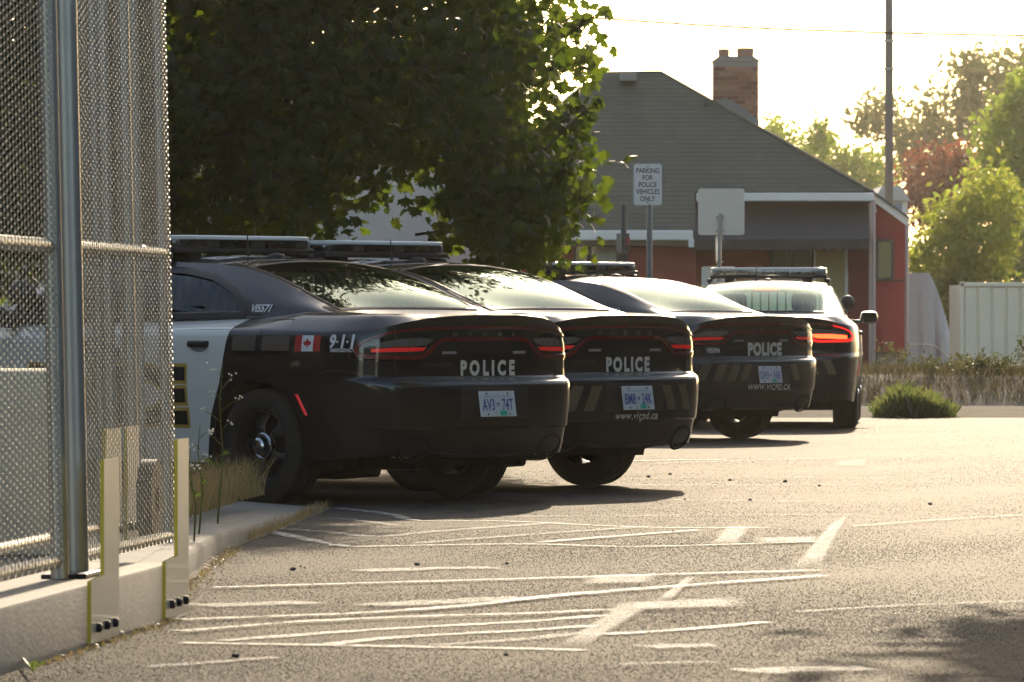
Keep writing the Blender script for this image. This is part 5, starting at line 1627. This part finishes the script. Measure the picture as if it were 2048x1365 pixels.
# right-hand wing with its sloping fascia
wd = 89.0
pts = [P(1752, 400, wd), P(1812, 446, wd), P(1812, 704, wd), P(1752, 704, wd)]
hpoly('wing_wall', pts, (0, 5, 0), 'board_red')
hpoly('wing_fascia', [P(1748, 386, wd - .15), P(1818, 437, wd - .15), P(1818, 455, wd - .15), P(1748, 404, wd - .15)], (0, .06, 0), 'trim_white')
hpoly('wing_roof', [P(1745, 381, wd - .2), P(1820, 435, wd - .2), P(1820, 439, wd - .2), P(1745, 386, wd - .2)], (0, 5.4, 0), 'shingle')
hpoly('wing_plinth', [P(1756, 704.6, wd + .1), P(1808, 704.6, wd + .1), P(1808, 760, wd + .1), P(1756, 760, wd + .1)], (0, 4.8, 0), 'concrete')
window(1757, 1783, 484, 556, wd, 'cream_reflection', fw=5)
hbox('drip_rail', 1752, 1812, 560, 563, wd - .02, wd, 'window_frame_dark')
def pipes(pts, r, d, name='downpipe'):
    MB().tube([hinv @ P(a, b, d) for a, b in pts], r, 8).build(name, MATS['pipe_pink'], house, True, 50)
pipes([(1747, 400), (1747, 560), (1747, 790)], .033, 88.6)
pipes([(1740, 405), (1740, 790)], .022, 88.9, 'corner_post')
pipes([(1752, 425), (1748, 410)], .02, 88.7, 'pipe_bracket')
pipes([(1814, 450), (1814, 560), (1813, 706), (1806, 716), (1768, 735), (1762, 745), (1762, 790)], .03, 88.7)
tag(house, 'red stucco house with grey hipped shingle roof, brick chimney and dark awning', 'house')

# pale building behind the maple
mat('render_grey', (.46, .45, .43), .85, noise=(1.2, .4, (.36, .35, .34)))
mat('sky_pane', (.16, .18, .21), .1)
mat('frame_blue', (.20, .26, .34), .5)
pb = empty('pale_building', P(820, 634, 97)); pb.location.z = .2; pinv = Matrix.Translation(-Vector(pb.location))
a = P(-500, 634, 97); b = P(1046, 634, 97)
MB().box(a.x, b.x, 97, 108, .1, P(0, 120, 97).z, pinv).build('wall', MATS['render_grey'], pb)
for px in (360, 480, 600, 905, 1000):
    for py0, py1 in ((190, 300), (375, 450)):
        q0, q1 = P(px - 28, py1, 97), P(px + 28, py0, 97)
        w = MB().bbox(q0.x, q1.x, 96.94, 97.02, q0.z, q1.z, .004, pinv).build('window', MATS['frame_blue'], pb)
        for k in range(2):
            xm = q0.x + (q1.x - q0.x) * (k * .5 + .04); MB().bbox(xm, xm + (q1.x - q0.x) * .42, 96.925, 96.939, q0.z + .05, q1.z - .05, .002, pinv).build('pane', MATS['sky_pane'], w)
MB().bbox(a.x - .1, b.x + .1, 96.85, 97.0, P(0, 120, 97).z, P(0, 110, 97).z, .01, pinv).build('cornice', MATS['trim_white'], pb)
tag(pb, 'pale grey rendered building glimpsed through the maple leaves', 'building')

# ------------------------------------------------------------------ signs, posts, pole, wire
mat('sign_white', (.82, .79, .71), .5, noise=(10, .15))
mat('sign_back', (.84, .74, .60), .5, noise=(6, .2, (.74, .64, .51)))
mat('sign_ink', (.035, .03, .035), .5)
mat('post_grey', (.17, .18, .19), .5, metal=.3)
mat('wood_pole', (.22, .18, .15), .85, noise=(3, .4))
mat('wire_black', (.02, .02, .02), .6)
def rounded(cx, cy, w, h, r, n=5):
    pts = []
    for sx, sy, a0 in ((1, 1, 0), (-1, 1, 90), (-1, -1, 180), (1, -1, 270)):
        for k in range(n + 1):
            t = RAD(a0 + 90 * k / n); pts.append((cx + sx * (w / 2 - r) + r * math.cos(t), cy + sy * (h / 2 - r) + r * math.sin(t)))
    return pts
def sign_plate(name, px0, px1, py0, py1, d, m, parent, r=.03, th=.006, tilt=0.0):
    a, c = P(px0, py1, d), P(px1, py0, d)
    b = Vector(parent.location)
    pts = rounded((a.x + c.x) / 2, (a.z + c.z) / 2, c.x - a.x, c.z - a.z, r)
    return MB().prism([Vector((x, d, z)) - b for x, z in pts], (0, th, 0)).build(name, MATS[m], parent)
ds = 62.5
sg = empty('parking_sign', P(1297, 634, ds)); sg.location.z = 0; sb_ = Vector(sg.location)
face = sign_plate('sign_rim', 1267, 1324, 328, 411, ds, 'trim_white', sg)
face2 = sign_plate('sign_face', 1269.5, 1321.5, 330.5, 408.5, ds - .003, 'sign_white', sg, .026, .003)
fr_ = MB()
a, c = P(1271, 406, ds), P(1320, 333, ds)
for i, w in enumerate(('PARKING', 'FOR', 'POLICE', 'VEHICLES', 'ONLY')):
    v2, f = text2d(w, .055, .015, .78)
    cy = 341.5 + i * 14.0; q = P(1295.5, cy, ds - .0055) - sb_
    mesh_obj('sign_lettering', [(q.x + x, q.y, q.z + z) for x, z in v2], f, MATS['sign_ink'], face2)
for py in (333.5, 404.5):
    q = P(1295.5, py, ds - .004) - sb_; MB().lathe([(0, .008), (.006, .007), (.007, .001)], 'z', 8, Matrix.Translation(q) @ Matrix.Rotation(RAD(90), 4, 'X')).build('sign_bolt', MATS['bolt_dark'], sg)
q = P(1299, 335, ds + .03) - sb_
MB().tube([(q.x, q.y, 0), (q.x, q.y, q.z)], .032, 12).build('post', MATS['post_grey'], sg, True, 40)
tag(sg, 'white sign reading parking for police vehicles only on a grey post', 'sign')
# blank sign back with smaller plates on one post
dk = 66.0
s2 = empty('blank_sign', P(1439, 634, dk)); s2.location.z = 0; b2 = Vector(s2.location)
sign_plate('large_plate', 1396, 1489, 377.5, 470.5, dk, 'sign_back', s2, .035)
sign_plate('small_plate', 1403, 1471, 533, 640, dk, 'sign_back', s2, .03)
q = P(1441, 428, dk - .035) - b2; q2 = P(1436, 634, dk - .035) - b2
MB().tube([(q2.x - .06, q2.y, 0), (q2.x, q2.y, q2.z), (q.x, q.y, q.z)], .023, 12).build('post', MATS['galvanised'], s2, True, 40)
for py in (435, 462, 476, 524, 545):
    qq = P(1440, py, dk - .045) - b2; MB().bbox(qq.x - .045, qq.x + .045, qq.y, qq.y + .04, qq.z - .008, qq.z + .008, .003).build('clamp', MATS['galvanised'], s2)
qq = P(1433, 500, dk - .03) - b2
MB().lathe([(-.004, .001), (-.004, .16), (.004, .16), (.004, .001)], 'y', 28, Matrix.Translation(qq) @ Matrix.Rotation(RAD(84), 4, 'Z')).build('edge_on_disc', MATS['trim_white'], s2)
tag(s2, 'blank backs of a square sign and a smaller plate on a galvanised post', 'sign')
# dark meter post
dm = 72.0
mp_ = empty('meter_post', P(1247, 634, dm)); mp_.location.z = 0; b3 = Vector(mp_.location)
q = P(1248, 409, dm) - b3
MB().tube([(0, 0, 0), (0, 0, q.z * .7), (q.x, 0, q.z - .04), (q.x, 0, q.z)], [.045, .045, .035, .015], 10).build('post', MATS['window_frame_dark'], mp_, True, 40)
for nm, r, mm in (('meter_box', (1233, 1244, 467, 505), 'soffit'), ('meter_box', (1250, 1259, 467, 503), 'window_frame_dark'), ('lower_box', (1236, 1256, 508, 545), 'plastic_black'), ('red_tag', (1252, 1260, 475, 492), 'board_red')):
    a, c = P(r[0], r[3], dm - .05), P(r[1], r[2], dm - .05)
    MB().bbox(a.x, c.x, dm - .05 - (.012 if nm == 'red_tag' else 0), dm + .05, a.z, c.z, .006, Matrix.Translation(-b3)).build(nm, MATS[mm], mp_)
tag(mp_, 'dark slender meter post with small boxes and a red tag', 'post')
# utility pole and overhead wire
dp = 112.0
up = empty('utility_pole', (P(1778, 634, dp).x, dp, 0))
MB().tube([(0, 0, 0), (0, 0, 4), (0, 0, 9.5)], [.095, .085, .072], 12).build('pole', MATS['wood_pole'], up, True)
for z in (6.55, 6.0): MB().bbox(-.10, .10, -.10, .10, z - .02, z + .02, .01).build('pole_band', MATS['galvanised'], up)
tag(up, 'tall slim utility pole rising behind the red house', 'pole')
wp = [P(x, y, dp - .12) for x, y in ((200, -60), (700, 2), (1195, 37), (1500, 56), (1778, 66), (1900, 69), (2048, 71), (2600, 72))]
tag(MB().tube([Vector(p) for p in crom([tuple(p) for p in wp], 6)], .022, 6).build('overhead_wire', MATS['wire_black'], None), 'black overhead wire crossing the bright sky', 'wire')
# ------------------------------------------------------------------ covered load and container
mat('tarp', (.36, .38, .40), .5, noise=(3, .4, (.40, .42, .44)), bump=(6, .5, .05))
dt_ = 93.0; tz = 1.12 + (HOR - 546) * dt_ / F
rows = []
for i in range(26):
    u = i / 25; px = 1790 + 115 * u
    x = (px - 1024) / F * dt_
    top = tz if u < .6 else tz - (u - .6) ** 1.4 * 3.9
    fold = .018 * math.sin(u * 21) + .008 * math.sin(u * 47 + 1)
    row = []
    for j in range(14):
        w = j / 13; z = .15 + (top - .15) * w
        row.append((x + .05 * (1 - w) * (1 if u > .6 else .2) , dt_ + .25 * w + fold * (1.15 - w) * (2.2 if u > .62 else .8), z))
    row.append((x, dt_ + 1.4, top + .03 * math.sin(u * 9))); row.append((x, dt_ + 2.6, top - .1)); row.append((x, dt_ + 2.7, .15))
    rows.append(row)
cl = empty('covered_load', (P(1850, 634, dt_).x, dt_, .2)); cinv = -Vector(cl.location)
mesh_obj('tarpaulin', [Vector(p) + cinv for r in rows for p in r], grid_faces(26, 17), MATS['tarp'], cl, True, 50)
MB().add([Vector(p) + cinv for p in rows[-1]] , [tuple(range(16, -1, -1))]).build('tarpaulin_end', MATS['tarp'], cl)
MB().tube([Vector(rows[i][4]) + cinv + Vector((0, -.02, 0)) for i in range(0, 26, 2)], .008, 5).build('tie_rope', MATS['trim_white'], cl)
tag(cl, 'grey tarpaulin draped over a tall load beside the red house', 'covered load')
mat('container_cream', (.86, .75, .56), .6, noise=(2, .35, (.74, .63, .45)))
dc_ = 86.0
ct = empty('container', (P(1990, 634, dc_).x, dc_, .2)); tinv = Matrix.Translation(-Vector(ct.location))
a = P(1922, 692, dc_); zt_ = P(0, 570, dc_).z
xr = a.x + 2.6
MB().box(a.x, xr, dc_ + .03, dc_ + 2.3, .1, zt_, tinv).build('shell', MATS['container_cream'], ct)
k = 0; x = a.x + .06
while x < xr - .1:
    MB().bbox(x, x + .17, dc_, dc_ + .035, .15, zt_ - .04, .012, tinv).build('wall_rib', MATS['container_cream'], ct); x += .215
MB().bbox(a.x - .01, xr, dc_ - .02, dc_ + .1, zt_ - .03, zt_ + .035, .01, tinv).build('top_rail', MATS['container_cream'], ct)
MB().bbox(a.x - .015, a.x + .05, dc_ - .02, dc_ + .1, .1, zt_ + .045, .01, tinv).build('corner_post', MATS['container_cream'], ct)
tag(ct, 'cream ribbed metal container on the overgrown bank', 'container')
# white cottage glimpsed behind the pole foot
wc = empty('white_cottage', (P(1790, 634, 135).x, 135, 0)); wi = Matrix.Translation(-Vector(wc.location))
a, c = P(1752, 634, 135), P(1815, 372, 135)
MB().box(a.x, c.x, 135, 140, 0, c.z - .35, wi).build('wall', MATS['trim_white'], wc)
MB().prism([wi @ p for p in (P(1746, 402, 134.8), P(1821, 402, 134.8), P(1800, 372, 134.8), P(1765, 372, 134.8))], (0, 5.5, 0)).build('roof', MATS['render_grey'], wc)
for px in (1768, 1796):
    q0, q1 = P(px - 8, 425, 134.97), P(px + 8, 407, 134.97); MB().bbox(q0.x, q1.x, 134.96, 135.02, q0.z, q1.z, .004, wi).build('window', MATS['frame_blue'], wc)
tag(wc, 'white cottage half hidden behind the foot of the utility pole', 'house')

# ------------------------------------------------------------------ the hazy evening air
hz = bpy.data.materials.new('haze_air'); hz.use_nodes = True
N_, L_ = nodes_of(hz); N_.clear()
ho = N_.new('ShaderNodeOutputMaterial'); pv_ = N_.new('ShaderNodeVolumePrincipled')
pv_.inputs['Color'].default_value = (1.0, .96, .88, 1); pv_.inputs['Density'].default_value = .00010; pv_.inputs['Anisotropy'].default_value = .75
L_.new(pv_.outputs[0], ho.inputs['Volume'])
hzo = MB().box(-310, 310, -70, 610, -1.0, 24.0).build('haze', hz)
tag(hzo, 'thin warm evening haze over the whole place', 'haze', kind='stuff')
